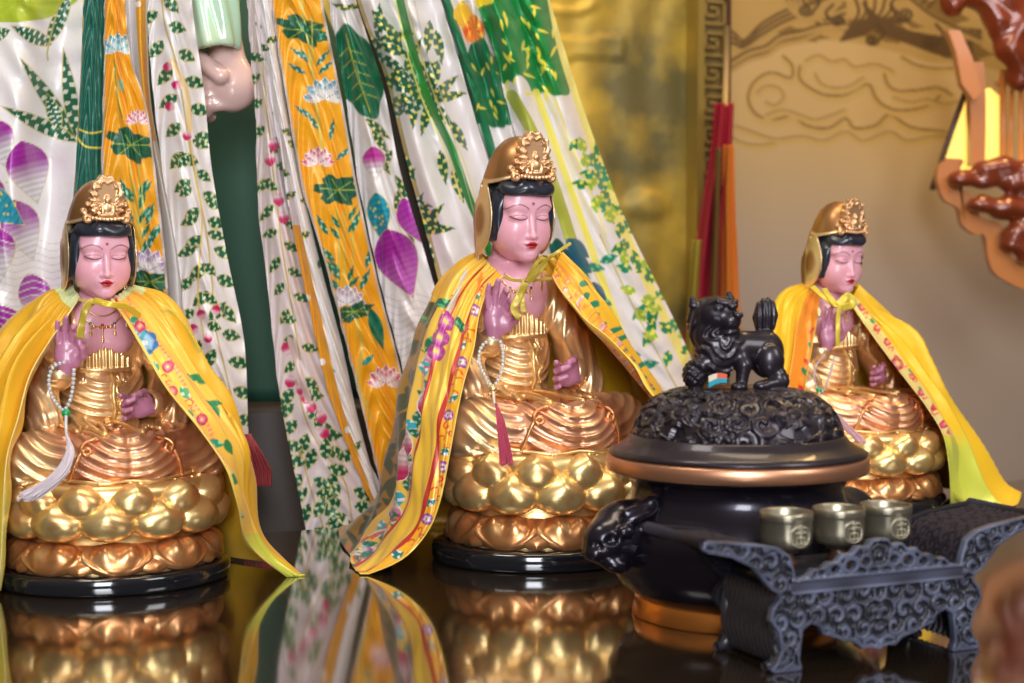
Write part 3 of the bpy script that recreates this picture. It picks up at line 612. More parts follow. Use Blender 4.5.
def paintC(p):
    u, v = p.u, p.v
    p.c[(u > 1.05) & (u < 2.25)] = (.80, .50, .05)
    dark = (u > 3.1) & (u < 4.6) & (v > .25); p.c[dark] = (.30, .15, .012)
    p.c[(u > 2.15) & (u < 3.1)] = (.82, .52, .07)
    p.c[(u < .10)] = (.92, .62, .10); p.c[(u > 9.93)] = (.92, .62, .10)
    rr = np.random.RandomState(3)
    # inner front band: red scrolls, leaves and pale flowers
    band = (u > .12) & (u < 1.0); p.c[band] = (.86, .42, .02); p.m = band.astype(float)
    for y in range(285, 570, 13):
        x = np.interp(y, [264, 300, 350, 410, 450, 500, 532, 560, 578], [487, 475, 463, 451, 444, 435, 422, 398, 362])+rr.uniform(-3, 3)
        k = (y//13) % 4
        if k in (0, 1): hook(p, x-1, y-2, 4.5, rr.uniform(0, 6), RED, 1.5, 1 if k else -1); hook(p, x+3, y+5, 3, rr.uniform(0, 6), (.5, .03, .02), 1.2)
        elif k == 2: p.leaf(x-5, y, 12, 7, -30+rr.uniform(-30, 30), TEAL, WHITE, 3)
        else: p.flower(x, y, 6, 5, WHITE, PUR, (.5, .02, .1))
    p.m = ((u > .94) & (u < 1.12) | (u > 2.1) & (u < 2.22)).astype(float)
    p.c[p.m > 0] = (.48, .03, .02)
    # outer embroidered stripe
    p.m = ((u > 2.2) & (u < 3.15) & (v > .1)).astype(float)
    for y in range(300, 575, 10):
        x = np.interp(y, [262, 296, 350, 410, 450, 500, 521, 540, 570], [478, 454, 432, 418, 411, 402, 387, 370, 350])
        k = rr.randint(6)
        if k < 2: p.leaf(x+rr.uniform(-6, 2), y, 19, 8, rr.uniform(20, 120), (.0, .13, .08), (.25, .45, .3), 5)
        elif k < 4: p.petal(x-4, y, 22, 13, rr.uniform(40, 110), (.75, .45, .52), (.55, .02, .22), WHITE)
        elif k == 4: p.leaf(x-5, y, 18, 10, rr.uniform(30, 100), TURQ, WHITE, 4)
        else: hook(p, x, y, 4.5, rr.uniform(0, 6), RED)
    for x, y in ((404, 440), (400, 462), (421, 398)): p.petal(x+4, y-16, 36, 14, 95, (.70, .55, .60), (.50, .02, .12), (.80, .70, .72))
    p.m = ((u > 2.2) & (u < 4) & (v > .72)).astype(float)
    for k in range(46):
        t = rr.uniform(0, 1); x = 342+rr.uniform(0, 62); y = 578-(x-342)*.62+rr.uniform(-26, 10)
        if k % 4 == 0: p.petal(x, y, 16, 7, rr.uniform(-70, 10), WHITE, [TURQ, PUR, RED][k % 3])
        elif k % 4 == 1: p.leaf(x, y, 15, 5, rr.uniform(-60, 20), (.0, .14, .08), (.0, .3, .25), 4)
        elif k % 4 == 2: p.line([(x-8, y+4), (x, y-2), (x+8, y-7)], 1.4, RED)
        else: p.line([(x-8, y+3), (x, y-2), (x+8, y-4)], 1.6, (.75, .66, .6))
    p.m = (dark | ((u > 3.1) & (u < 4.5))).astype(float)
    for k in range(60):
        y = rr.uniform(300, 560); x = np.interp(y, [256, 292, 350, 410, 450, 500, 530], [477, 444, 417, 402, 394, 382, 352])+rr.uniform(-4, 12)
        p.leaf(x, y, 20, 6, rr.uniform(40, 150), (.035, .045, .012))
    # shoulder sprigs
    p.m = ((v < .34) & (u > 1.1) & (u < 4.5)).astype(float)
    p.line([(466, 270), (452, 305), (436, 340), (424, 372)], 3.0, (.60, .55, .48)); p.line([(482, 275), (470, 320), (460, 350)], 3.4, (.78, .20, .02))
    for x, y, a in ((452, 300, 160), (444, 316, 100), (436, 334, 120), (430, 322, 200), (424, 350, 110), (456, 318, 60), (418, 372, 90)): p.leaf(x, y, 22, 8, a, (.0, .13, .06), (.1, .4, .15), 4)
    for x, y in ((446, 322), (436, 352), (430, 372), (440, 338)): p.flower(x, y, 9, 5, (.8, .3, .5), (.45, .02, .3))
    # right flap
    p.m = ((u > 8.0) & (u < 9.9)).astype(float)
    p.line([(556, 262), (585, 300), (612, 345), (648, 388)], 2.6, (.70, .26, .02)); p.line([(553, 275), (572, 305), (598, 352), (640, 392)], 2.2, (.78, .28, .03))
    for k in range(26):
        t = k/25; x = 562+t*84; y = 276+t*112; p.leaf(x+rr.uniform(-5, 5), y, 8, 3.4, rr.uniform(0, 180), (.45, .32, .40) if k % 2 else (.50, .05, .10), (.80, .60, .30), 3)
    for k in range(12):
        t = k/11; x = 580+t*66; y = 282+t*104; p.leaf(x, y, 9, 5, 20+rr.uniform(-30, 60), (.0, .18, .09))
    for k in range(11):
        t = k/10; x = 560+t*84; y = 272+t*114; hook(p, x, y, 4, rr.uniform(0, 6), (.62, .14, .03), 1.1)
        p.line([(x-8, y), (x+6, y+3)], 1.0, (.66, .26, .03)); p.line([(x+6, y+3), (x+2, y+13)], 1.0, (.66, .26, .03))
    p.m = None
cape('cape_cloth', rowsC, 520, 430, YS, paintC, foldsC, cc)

cl = empty('satin_cape', (0, 0, 0), label='yellow cape with a blue flower on its trim, round the leftmost statue', cat='cape')
rowsL = [
 [(80, 298, 1.655), (67, 318, 1.625), (50, 342, 1.60), (31, 374, 1.57), (18, 420, 1.53), (8, 455, 1.52), (4, 500, 1.515), (2, 550, 1.515), (-2, 592, 1.52)],
 [(77, 294, 1.665), (57, 312, 1.638), (36, 342, 1.605), (13, 380, 1.57), (0, 425, 1.54), (-8, 460, 1.53), (-12, 505, 1.53), (-15, 550, 1.53), (-18, 592, 1.53)],
 [(74, 290, 1.68), (50, 302, 1.655), (26, 332, 1.62), (0, 375, 1.59), (-20, 425, 1.57), (-28, 465, 1.56), (-34, 510, 1.56), (-38, 552, 1.56), (-44, 590, 1.56)],
 [(74, 286, 1.70), (44, 296, 1.69), (14, 328, 1.68), (-14, 375, 1.66), (-36, 425, 1.65), (-46, 470, 1.65), (-50, 510, 1.65), (-52, 550, 1.65), (-56, 578, 1.64)],
 [(100, 286, 1.77), (100, 320, 1.78), (100, 360, 1.79), (100, 400, 1.79), (100, 440, 1.79), (100, 480, 1.79), (100, 510, 1.79), (100, 530, 1.79), (100, 546, 1.79)],
 [(126, 285, 1.72), (160, 296, 1.71), (186, 330, 1.69), (200, 372, 1.68), (218, 408, 1.67), (232, 440, 1.67), (240, 490, 1.675), (248, 530, 1.68), (262, 562, 1.69)],
 [(128, 289, 1.70), (152, 299, 1.675), (178, 330, 1.65), (200, 374, 1.625), (224, 406, 1.615), (243, 446, 1.61), (247, 492, 1.615), (264, 548, 1.63), (303, 577, 1.632)],
 [(122, 294, 1.675), (144, 312, 1.645), (168, 346, 1.61), (190, 382, 1.59), (214, 420, 1.575), (234, 460, 1.57), (242, 502, 1.58), (254, 546, 1.60), (298, 579, 1.628)],
 [(110, 300, 1.65), (126, 322, 1.61), (146, 356, 1.58), (167, 390, 1.555), (200, 431, 1.54), (225, 468, 1.535), (237, 504, 1.545), (250, 546, 1.585), (290, 579, 1.626)],
]
def foldsL(u, v):
    g = .0105*crease(u*6.1+v*2.2+.6)*sm(v, .02, .25)*(u < 4)+.004*crease(u*13+v*9)*sm(v, .05, .3)*(u < 4)
    g += (.0014+.005*(u < 6.3))*crease(u*8+v*9+2)*sm(v, .02, .2)*(1-sm(v, .45, .7))*(u > 5)
    g += .0018*np.sin(u*21+v*4)*np.exp(-v*7)+.0022*np.sin(v*24+u*3)*sm(v, .3, .5)+.0016*np.sin(v*15+u*9+np.sin(u*3)*3)
    return g*np.clip(u/.3, 0, 1)*np.clip((8-u)/.25, 0, 1)
def paintL(p):
    u, v = p.u, p.v; rr = np.random.RandomState(5)
    m = v < .05; p.c[m] = (.66, .72, .36)
    m = (v > .70) & (u > 6.3); k = sm(v[m], .70, .85)[:, None]; p.c[m] = p.c[m]*(1-k)+np.array(GY)*k
    m = (v > .5) & (u < 2.4); k = sm(v[m], .5, .9)[:, None]*.7; p.c[m] = p.c[m]*(1-k)+np.array(GY)*k
    band = (u > 6.35) & (v < .80); p.c[band & (v > .02)] = (.86, .50, .06); p.m = band.astype(float)
    ex = [300, 322, 356, 394, 434, 484, 520, 556]; xi = [112, 128, 148, 171, 196, 218, 227, 242]
    def cx(y, o): return np.interp(y, ex, xi)+o
    p.line([(128, 300), (146, 326), (168, 360), (190, 398), (213, 436), (229, 490), (233, 530)], 3.2, (.82, .25, .16), dash=2.2, n=160)
    p.line([(116, 300), (130, 320), (146, 347)], 3.0, RED)
    # the blue flower
    for a in range(0, 360, 60): p.petal(145, 343, 14, 12, a+15, (.35, .60, .80), BLUE)
    p.blob(145, 343, 3.2, 3.2, 0, (.75, .75, .85))
    for a in (0, 60, 200): p.petal(138, 334, 8, 6, a, (.3, .6, .8), TURQ)
    for y, o, kind in ((318, 3, 0), (326, 10, 1), (362, 2, 0), (368, 12, 1), (378, 3, 2), (388, 12, 0), (392, 2, 1), (404, 12, 2), (410, 3, 0), (420, 14, 1), (428, 5, 2), (440, 10, 0), (450, 3, 1), (462, 10, 2), (470, 4, 0), (482, 8, 1), (494, 5, 2), (506, 6, 0), (516, 4, 1), (528, 6, 2)):
        x = cx(y, o)
        if kind == 0: p.leaf(x, y, 17, 8, rr.uniform(10, 90), (.0, .28, .14), (.3, .6, .45), 3)
        elif kind == 1: p.flower(x, y, 6, 5, (.8, .15, .3), (.60, .02, .10))
        else: hook(p, x, y, 4.6, rr.uniform(0, 6), RED, 1.5); hook(p, x+4, y+6, 3, rr.uniform(0, 6), (.75, .08, .12), 1.3, -1)
    p.m = ((u > 5.8) & (v < .9)).astype(float)
    for x, y, a in ((186, 374, 25), (196, 378, 40), (205, 400, 20), (214, 404, 60), (224, 440, 60), (232, 470, 90)): p.leaf(x, y, 17, 5, a, (.01, .20, .06))
    p.m = None; p.line([(150, 302), (176, 322), (196, 356)], .8, (.35, .33, .03))
    p.c[(u > 7.9)] = (.88, .60, .12); p.c[(u < .08)] = (.80, .68, .22)
cape('cape_cloth', rowsL, 440, 400, YS, paintL, foldsL, cl)

cr2 = empty('satin_cape', (0, 0, 0), label='bright yellow cape round the smaller statue at the right, behind the censer', cat='cape')
rowsR = [
 [(820, 292, 2.150), (817, 320, 2.10), (812, 350, 2.06), (806, 385, 2.03), (803, 420, 2.01), (801, 450, 2.00), (800, 480, 2.00), (800, 505, 2.01), (800, 512, 2.02)],
 [(812, 285, 2.165), (799, 308, 2.12), (793, 350, 2.08), (786, 385, 2.05), (782, 420, 2.04), (780, 450, 2.03), (780, 480, 2.03), (780, 500, 2.03), (780, 508, 2.04)],
 [(806, 284, 2.18), (784, 293, 2.15), (776, 325, 2.12), (774, 380, 2.10), (770, 420, 2.10), (768, 450, 2.10), (766, 470, 2.10), (766, 488, 2.10), (766, 500, 2.10)],
 [(830, 283, 2.25), (830, 310, 2.27), (830, 345, 2.28), (830, 380, 2.28), (830, 415, 2.28), (830, 440, 2.28), (830, 460, 2.28), (830, 475, 2.28), (830, 484, 2.27)],
 [(856, 285, 2.22), (884, 310, 2.22), (908, 332, 2.22), (918, 355, 2.21), (930, 385, 2.20), (950, 420, 2.20), (968, 455, 2.19), (984, 480, 2.18), (1000, 492, 2.18)],
 [(856, 290, 2.195), (882, 316, 2.18), (910, 338, 2.165), (922, 362, 2.15), (936, 395, 2.13), (960, 432, 2.12), (980, 470, 2.10), (996, 497, 2.09), (1012, 512, 2.064)],
 [(853, 296, 2.17), (876, 324, 2.14), (900, 354, 2.11), (920, 382, 2.09), (940, 410, 2.07), (956, 442, 2.05), (958, 480, 2.05), (966, 500, 2.05), (980, 512, 2.062)],
 [(849, 302, 2.145), (866, 327, 2.105), (888, 357, 2.07), (908, 383, 2.05), (927, 408, 2.03), (943, 436, 2.02), (949, 470, 2.02), (950, 494, 2.03), (950, 508, 2.055)],
]
def foldsR(u, v): return (np.where(u > 5.9, .002, .0095)*crease(u*6.3+v*4+.2)*sm(v, .02, .25)+.002*np.sin(u*19+v*4)*np.exp(-v*6)+.0015*np.sin(v*22+u*5)*sm(v, .3, .5))*np.clip(u/.25, 0, 1)*np.clip((7-u)/.25, 0, 1)
def paintR(p):
    u, v = p.u, p.v; rr = np.random.RandomState(9)
    m = (v > .62) & (u > 5.0); k = sm(v[m], .62, .74)[:, None]; p.c[m] = p.c[m]*(1-k)+np.array((.66, .66, .07))*k
    band = (u > 6.05) & (v < .68); p.c[band] = (.80, .62, .22); p.m = band.astype(float)
    for k in range(24):
        t = k/23; x = 860+t*88+rr.uniform(-3, 3); y = 304+t*126+rr.uniform(-2, 2)
        if k % 3 == 0: p.leaf(x, y, 9, 5, rr.uniform(0, 120), (.0, .28, .12))
        elif k % 3 == 1: p.flower(x, y, 4, 5, (.8, .1, .2), (.65, .02, .08))
        else: hook(p, x, y, 3.4, rr.uniform(0, 6), RED, 1.2)
    p.flower(897, 364, 7, 6, (.8, .35, .3), (.65, .02, .06))
    band = (u > .04) & (u < .85); p.c[band] = (.80, .28, .02); p.m = band.astype(float)
    for y in range(320, 512, 9): x = np.interp(y, [292, 320, 350, 385, 420, 450], [818, 813, 806, 800, 797, 795]); p.leaf(x-3, y, 9, 5, rr.uniform(0, 150), [(.55, .02, .02), (.0, .22, .1), (.75, .35, .05)][(y//9) % 3])
    p.m = None
cape('cape_cloth', rowsR, 320, 300, (.82, .50, .015), paintR, foldsR, cr2)
# ribbon ties
def ribbon(parent, pts, w=.004, name='ribbon_tie', col=(.74, .56, .05)):
    A = cr([tuple(WY(*q[:3])) for q in pts], 60); T = np.gradient(A, axis=0); T /= np.linalg.norm(T, axis=1, keepdims=True); s_ = np.cross(T, (0.25, -1, .1)); s_ /= np.linalg.norm(s_, axis=1, keepdims=True)
    k = np.linspace(-1, 1, 7); wob = .35*np.sin(np.linspace(0, 9, 60))[:, None, None]; G = A[:, None]+s_[:, None]*k[None, :, None]*w+np.array([0, -1, 0])*(k[None, :, None]*w*wob)
    return sheet(name, G, M['satin'], parent, np.tile(col, (420, 1)), thick=.0006)
OL = (.50, .36, .035)
ribbon(cc, [(503, 277, 1.757), (514, 280, 1.74), (525, 281, 1.735), (538, 280, 1.745), (552, 278, 1.775)], .0016, 'neck_cord', OL)
ribbon(cc, [(526, 283, 1.725), (519, 296, 1.72), (514, 308, 1.717), (520, 318, 1.718)], .0042, 'ribbon_tie', OL)
ribbon(cc, [(525, 283, 1.727), (522, 296, 1.722), (524, 312, 1.718)], .0032, 'ribbon_tie', OL)
ribbon(cc, [(526, 282, 1.725), (540, 266, 1.72), (556, 253, 1.715), (571, 243, 1.72)], .0017, 'ribbon_tie', OL)
ribbon(cc, [(526, 282, 1.727), (533, 268, 1.722), (541, 259, 1.72), (546, 262, 1.72), (538, 274, 1.722), (528, 283, 1.725)], .0020, 'ribbon_tie', OL)
ribbon(cl, [(78, 299, 1.64), (90, 302, 1.60), (104, 304, 1.59), (118, 306, 1.61), (134, 310, 1.64)], .0016, 'neck_cord')
ribbon(cl, [(94, 300, 1.60), (86, 308, 1.595), (82, 322, 1.595), (80, 338, 1.595)], .0036, 'ribbon_tie', OL)
ribbon(cl, [(94, 300, 1.598), (108, 304, 1.59), (126, 307, 1.60), (140, 316, 1.62)], .0030, 'ribbon_tie', (.74, .50, .03))
ribbon(cr2, [(812, 286, 2.11), (824, 296, 2.09), (838, 306, 2.08), (850, 300, 2.10)], .0040)
ribbon(cr2, [(840, 305, 2.075), (838, 322, 2.07), (838, 346, 2.07)], .0030)
ribbon(cr2, [(838, 305, 2.075), (848, 296, 2.08), (853, 304, 2.08), (842, 308, 2.075)], .0045)
ribbon(cr2, [(824, 288, 2.10), (832, 300, 2.08), (838, 306, 2.075)], .0040)
# ---------------------------------------------------------------- table, walls
def slab(name, s0, s1, t0, t1, z0, z1, m, parent=None, **k):
    P = [ST(s, t, z) for s in (s0, s1) for t in (t0, t1) for z in (z0, z1)]
    return mesh_np(name, P, [(0, 1, 3, 2), (4, 6, 7, 5), (0, 4, 5, 1), (2, 3, 7, 6), (0, 2, 6, 4), (1, 5, 7, 3)], m, parent, smooth=False, **k)
tb = empty('altar_table', (0, 0, 0), label='long dark lacquered altar table, mirror-glossy, under the statues and the censer', cat='table')
slab('tabletop', -1.5, 2.3, -.95, .265, -.04, 0, M['table'], tb)
slab('table_apron', -1.46, 2.26, -.90, .24, -.16, -.04, M['darkwood'], tb)
for s_ in (-1.4, 2.2):
    for t_ in (-.86, .2): slab('table_leg', s_-.05, s_+.05, t_-.04, t_+.04, -.8, -.16, M['darkwood'], tb)
slab('floor', -3, 4.5, -3, 1.6, -.84, -.80, M['darkwood'], kind='structure')
WT_ = 1.20
# painted plaster wall with a mural of clouds
nx, nz = 620, 460
px_ = np.linspace(700, 1330, nx)[:, None]+np.zeros((1, nz)); py_ = np.linspace(-220, 560, nz)[None]+np.zeros((nx, 1))
s0w = (WT(724, 300, WT_)-O0)@E
G = np.stack([np.interp(np.arange(nx), [0, nx-1], [s0w, s0w+1.9])]*nz, 1); Z = np.linspace(1.05, -.45, nz)[None]+np.zeros((nx, 1))
P = O0+E*G[..., None]+N*WT_+np.array([0, 0, 1])*Z[..., None]
def to_px(P):
    d = P-CAMP; cp, sn = math.cos(PITCH), math.sin(PITCH); f_ = d[..., 1]*cp-d[..., 2]*sn; up = d[..., 1]*sn+d[..., 2]*cp
    return 512+F_PX*d[..., 0]/f_, 341.5-F_PX*up/f_
mx, my = to_px(P); pt = Painter(mx, my, (.45, .30, .125)); rr = np.random.RandomState(11)
BR = (.13, .065, .012); B2 = (.30, .18, .045); B3 = (.40, .26, .09)
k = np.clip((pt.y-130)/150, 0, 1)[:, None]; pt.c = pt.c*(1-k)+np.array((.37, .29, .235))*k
def wav(pts, w, c, n=3, off=5):
    for i in range(n): pt.line([(x, y+i*off) for x, y in pts], w, c, n=60)
def cloud(x, y, r, n, c, w, up=-1, sq=.62, rings=3, sp=4.5):
    """a scalloped cloud edge: lobes side by side, each with inner echoes"""
    for k in range(n):
        cx_ = x+k*r*1.45; rr_ = r*(1+.25*math.sin(k*2.3+x)); cy_ = y+up*3*math.sin(k*1.7+y)
        for j in range(rings):
            q = rr_-j*sp
            if q > 2: a = np.linspace(math.pi*1.05, math.pi*-.05, 12); pt.line([(cx_+q*math.cos(t), cy_-q*sq*math.sin(t)*-up*-1) for t in a], w*(1-.2*j), c, n=26)
def curl(x, y, r, c, w, d=1, turns=1.6, tail=26):
    a = np.linspace(0, turns*2*math.pi, 26); P = [(x+d*r*(1-q/(turns*7.2))*math.cos(q), y+r*.75*(1-q/(turns*7.2))*math.sin(q)) for q in a]; pt.line([(x+d*(r-2), y-r*2.2), (x+d*(r+tail*.2), y-r)]+P, w, c, n=90)
Q = lambda L: [(700+x/2.28, y/2.28) for x, y in L]
def mural(L, w, c=(.085, .042, .008), soft=True):
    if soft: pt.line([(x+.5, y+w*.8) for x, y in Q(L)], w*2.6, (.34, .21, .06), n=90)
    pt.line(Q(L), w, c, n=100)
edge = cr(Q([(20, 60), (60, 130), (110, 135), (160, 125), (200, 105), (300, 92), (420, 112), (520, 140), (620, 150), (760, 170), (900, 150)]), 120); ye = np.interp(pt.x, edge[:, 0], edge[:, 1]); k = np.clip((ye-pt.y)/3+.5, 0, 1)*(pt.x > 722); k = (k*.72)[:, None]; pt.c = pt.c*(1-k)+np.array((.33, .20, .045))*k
for x, y, rx, ry in ((812, -2, 30, 14), (850, 26, 20, 8), (884, 30, 26, 12), (930, 14, 34, 16), (800, 34, 26, 6), (960, 50, 30, 10)): pt.blob(x, y, rx, ry, 8, (.17, .095, .018), .12, 6)
for o in (0, 12, 24): mural([(40, 68+o), (75, 74+o), (100, 92+o*.6), (140, 55+o), (190, 26+o), (235, 12+o), (285, 30+o*1.2), (330, 14+o*1.4)], 3.0)
for o in (0, 14): mural([(72, 152-o), (110, 130-o), (150, 118-o), (182, 95-o), (232, 84-o), (290, 62-o*.6), (345, 70-o)], 2.6)
for o in range(4): mural([(196+o*12, -6), (220+o*7, 22-o*4), (252, 36-o*9), (292-o*6, 20-o*6), (316-o*8, -6)], 3.2)
for i in range(9): mural([(322+i*6, 92-i*1.5), (346+i*8, 58), (362+i*16, 26+i*2), (352+i*24, -8)], 3.2, soft=False)
for i in range(8): mural([(372+i*4, 8+i*9), (412+i*10, 44+i*8), (470+i*9, 70+i*7), (540+i*6, 84+i*7), (620, 96+i*8)], 3.0, soft=False)
for i in range(4): mural([(440+i*12, -6), (480+i*14, 30), (540+i*10, 56), (640, 70+i*6)], 3.0)
for x, y, r, d in ((806, 10, 8, 1), (838, 20, 7, -1), (872, 40, 7, 1), (905, 14, 9, -1), (930, 42, 8, 1)): curl(x, y, r, (.06, .03, .005), 3.0, d)
L1, L2 = (.20, .115, .03), (.27, .165, .055)
for L, w, c in (([(190, 128), (210, 150), (206, 178), (162, 165), (122, 188), (110, 228), (130, 262), (170, 272), (212, 264), (242, 286), (292, 292), (332, 270), (352, 292), (400, 286), (432, 262), (482, 290), (560, 300)], 2.6, L1),
    ([(228, 150), (226, 176), (244, 196), (284, 216), (332, 216), (382, 192), (400, 222), (422, 242), (462, 252), (520, 240), (562, 204)], 2.6, L1),
    ([(420, 168), (428, 192), (448, 206), (492, 206), (540, 200), (574, 216)], 2.6, L1), ([(240, 138), (270, 126), (300, 140), (330, 136), (352, 152), (400, 146), (440, 162)], 2.2, L2),
    ([(130, 210), (150, 196), (180, 200), (190, 222), (170, 240), (150, 232)], 2.0, L2), ([(150, 262), (190, 250), (230, 262), (262, 272), (300, 262), (330, 250)], 2.0, L2),
    ([(262, 168), (276, 190), (306, 200), (340, 196), (372, 176)], 2.0, L2), ([(80, 286), (120, 300), (172, 316), (232, 310), (282, 320), (332, 300), (372, 320), (432, 300), (472, 320), (540, 310), (600, 320)], 2.0, L2),
    ([(60, 300), (90, 322), (130, 330), (170, 326)], 1.8, L2), ([(460, 130), (500, 150), (556, 156), (620, 150)], 2.4, L1), ([(440, 222), (480, 232), (520, 226), (556, 236), (610, 228)], 2.0, L2)):
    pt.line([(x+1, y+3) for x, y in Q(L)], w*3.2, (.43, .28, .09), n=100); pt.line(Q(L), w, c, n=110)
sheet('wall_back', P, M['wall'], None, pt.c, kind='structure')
# hammered brass panel with a fret border, left of the mural
s_of = lambda px, t=WT_: float((WT(px, 300, t)-O0)@E)
sa, sb, sc_, sd = s_of(540)-1.6, s_of(687), s_of(690), s_of(716)
slab('wall_left_side', sa-.3, s0w+.01, WT_+.02, WT_+.06, -.8, 1.1, M['darkwood'], kind='structure').name = 'wall_left'
bp = empty('brass_wall_panel', (0, 0, 0), label='large hammered brass wall panel with relief, right of the white cape', cat='wall panel')
gx = np.linspace(sa, sb, 260)[:, None]+np.zeros((1, 200)); gz = np.linspace(-.5, 1.0, 200)[None]+np.zeros((260, 1))
PP = O0+E*gx[..., None]+N*WT_+np.array([0, 0, 1])*gz[..., None]; qx, qy = to_px(PP)
rel = .005*np.exp(-((np.hypot((qx-566)/26, (qy-2)/10)-1)/.25)**2)+.004*((abs(qx-590) < 34) & (abs(qy-48) < 11))+.010*np.exp(-(((qx-648)/22)**2+((qy-205)/14)**2)**2)+.0015*np.sin(qx*.16+2*np.sin(qy*.02))
PP = PP-N*rel[..., None]; sheet('relief_panel', PP, M['brass'], bp)
fb = slab('fret_border', sc_, sd, WT_-.03, WT_+.02, -.5, 1.0, M['fret'], bp)
slab('border_moulding', sb-.004, sc_+.004, WT_-.045, WT_+.02, -.5, 1.0, mat('dull_brass_moulding', (.36, .25, .06), .4, .6), bp)
slab('border_moulding', sd-.002, sd+.010, WT_-.035, WT_+.02, -.5, 1.0, M['darkwood'], bp, label='dark wooden edge strip')
mb = MB(); w = sd-sc_; u0 = sc_+w*.14; cw = w*.72; hgt = .062; bar = .006
for i in range(24):
    z = -.45+i*.062
    for (x0, z0, x1, z1) in ((0, .05, 1, .05), (1, .05, 1, .75), (0, .75, 1, .75), (.0, .30, .0, .75), (0, .30, .62, .30), (.62, .30, .62, .55), (.30, .55, .62, .55)):
        xa, xb = u0+cw*min(x0, x1)-bar/2, u0+cw*max(x0, x1)+bar/2; za, zb = z+hgt*min(z0, z1)-bar/2, z+hgt*max(z0, z1)+bar/2
        c = ST((xa+xb)/2, WT_-.034, (za+zb)/2); mb.box(c, (xb-xa, .012, zb-za), TH)
mb.build('fret_relief', mat('rubbed_bronze_fret', (.30, .20, .06), .45, .5), bp, smooth=False)

# ---------------------------------------------------------------- strips of cloth measured edge to edge
def strip(name, left, right, t0, m, parent, paint=None, base=(.78, .73, .72), nu=110, nv=420, pleat=0, pn=2, ph=0, bulge=.012, slope=0, thick=.0012, twist=0, y0=-60, fine=0, **k):
    pleat *= 1.7; fine *= 1.8; L, Rr = np.array(left, float), np.array(right, float); ys = np.linspace(y0, L[-1, 1], nv)
    def ip(A):
        q = cr(A, 200); x = np.interp(ys, q[:, 1], q[:, 0]); sl = (q[1, 0]-q[0, 0])/(q[1, 1]-q[0, 1]); return np.where(ys < q[0, 1], q[0, 0]+(ys-q[0, 1])*sl, x)
    l, r = ip(L), ip(Rr); u = np.linspace(0, 1, nu)[:, None]; px = l[None]*(1-u)+r[None]*u; py = ys[None]+0*u; v = (ys[None]-ys[0])/(ys[-1]-ys[0])
    t = t0+slope*u+twist*(1-v)-bulge*np.sin(np.pi*u)+pleat*np.sin(u*pn*2*math.pi+ph+1.2*np.sin(v*3+ph))*(.6+.4*np.sin(v*4+ph)) + fine*np.sin(v*90+8*np.sin(u*5+ph)+6*np.sin(v*7))*np.sin(u*9+v*11)
    P = WT(px, py, t); pt = Painter(px, py, base); pt.u = (u+0*px).ravel(); pt.v = (v+0*px).ravel(); pt.rr = np.random.RandomState(int(abs(t0*1e4))+int(L[0, 0])+99)
    if paint: paint(pt)
    return sheet(name, P, m, parent, pt.c, thick=thick, **k)
bcape = empty('embroidered_cape', (0, 0, 0), label='huge white silk cape embroidered with green leaves and purple petals, behind the small statues', cat='cape')
SL = (.50, .62, .10); CR = (.70, .62, .45)
def vine(p, path, n=20, size=15, w=9, seed=1, stemc=(.52, .38, .08), c1=DG, c2=LG, ed=(.55, .45, .12), spread=12, start=0):
    P = cr(path, n); p.line(path, 1.5, stemc, n=60); rr = np.random.RandomState(seed); T = np.gradient(P, axis=0)
    for i in range(start, n):
        a = math.degrees(math.atan2(T[i, 1], T[i, 0])); sg = 1 if i % 2 else -1; o = rr.uniform(.4, 1)*spread
        nx_, ny_ = -math.sin(R(a)), math.cos(R(a)); x, y = P[i, 0]+sg*nx_*o*.35, P[i, 1]+sg*ny_*o*.35
        p.leaf(x, y, size*rr.uniform(.8, 1.15), w, a+sg*rr.uniform(35, 75)+(180 if rr.rand() < .12 else 0), c1, c2, 6, ed)
def buds(p, pts, s_=9):
    for x, y, a in pts: p.petal(x, y, s_*1.5, s_, a, (.90, .62, .68), (.66, .01, .14))
def lotusf(p, x, y, r, c1=(.80, .76, .76), c2=(.35, .20, .45), n=7):
    for k in range(n): p.petal(x, y+r*.4, r*1.25, r*.62, -90+(k-(n-1)/2)*150/(n-1), c1, c2, None)
    for k in range(4): p.petal(x, y+r*.4, r*.9, r*.5, -90+(k-1.5)*40, (.85, .82, .80), c2)
def pad(p, x, y, rx, ry, ang=0, c=DG): p.blob(x, y, rx, ry, ang, c, .16, 6, (.002, .075, .035)); [p.line([(x, y), (x+rx*.8*math.cos(a), y+ry*.8*math.sin(a))], .9, (.35, .45, .05)) for a in np.linspace(0, 5.5, 6)]
def lotusf(p, x, y, r, c1=(.80, .76, .76), c2=(.35, .20, .45), n=7):
    def one(L, W, a):
        i = p.near(x, y+r*.4, L+2)
        if not len(i): return
        ca, sa = math.cos(R(a)), math.sin(R(a)); u = ((p.x[i]-x)*ca+(p.y[i]-y-r*.4)*sa)/L; v = (-(p.x[i]-x)*sa+(p.y[i]-y-r*.4)*ca); w_ = W*.5*np.where((u > 0) & (u < 1), np.sin(np.pi*np.clip(u, 0, 1)**1.15)**.8, -1)
        d = w_-abs(v); k = np.clip((u-.55)*3.2, 0, 1)[:, None]; col = np.array(c1)*(1-k)+np.array(c2)*k; col[(d < .9)] = (.84, .80, .78); col[abs(v) < .35] = np.array(c2)*.7+.1; p._put(i, np.clip(d+.5, 0, 1), col)
    for k in range(n): one(r*1.3, r*.62, -90+(k-(n-1)/2)*170/(n-1))
    for k in range(4): one(r*1.05, r*.55, -90+(k-1.5)*42)
    one(r*.8, r*.5, -90)
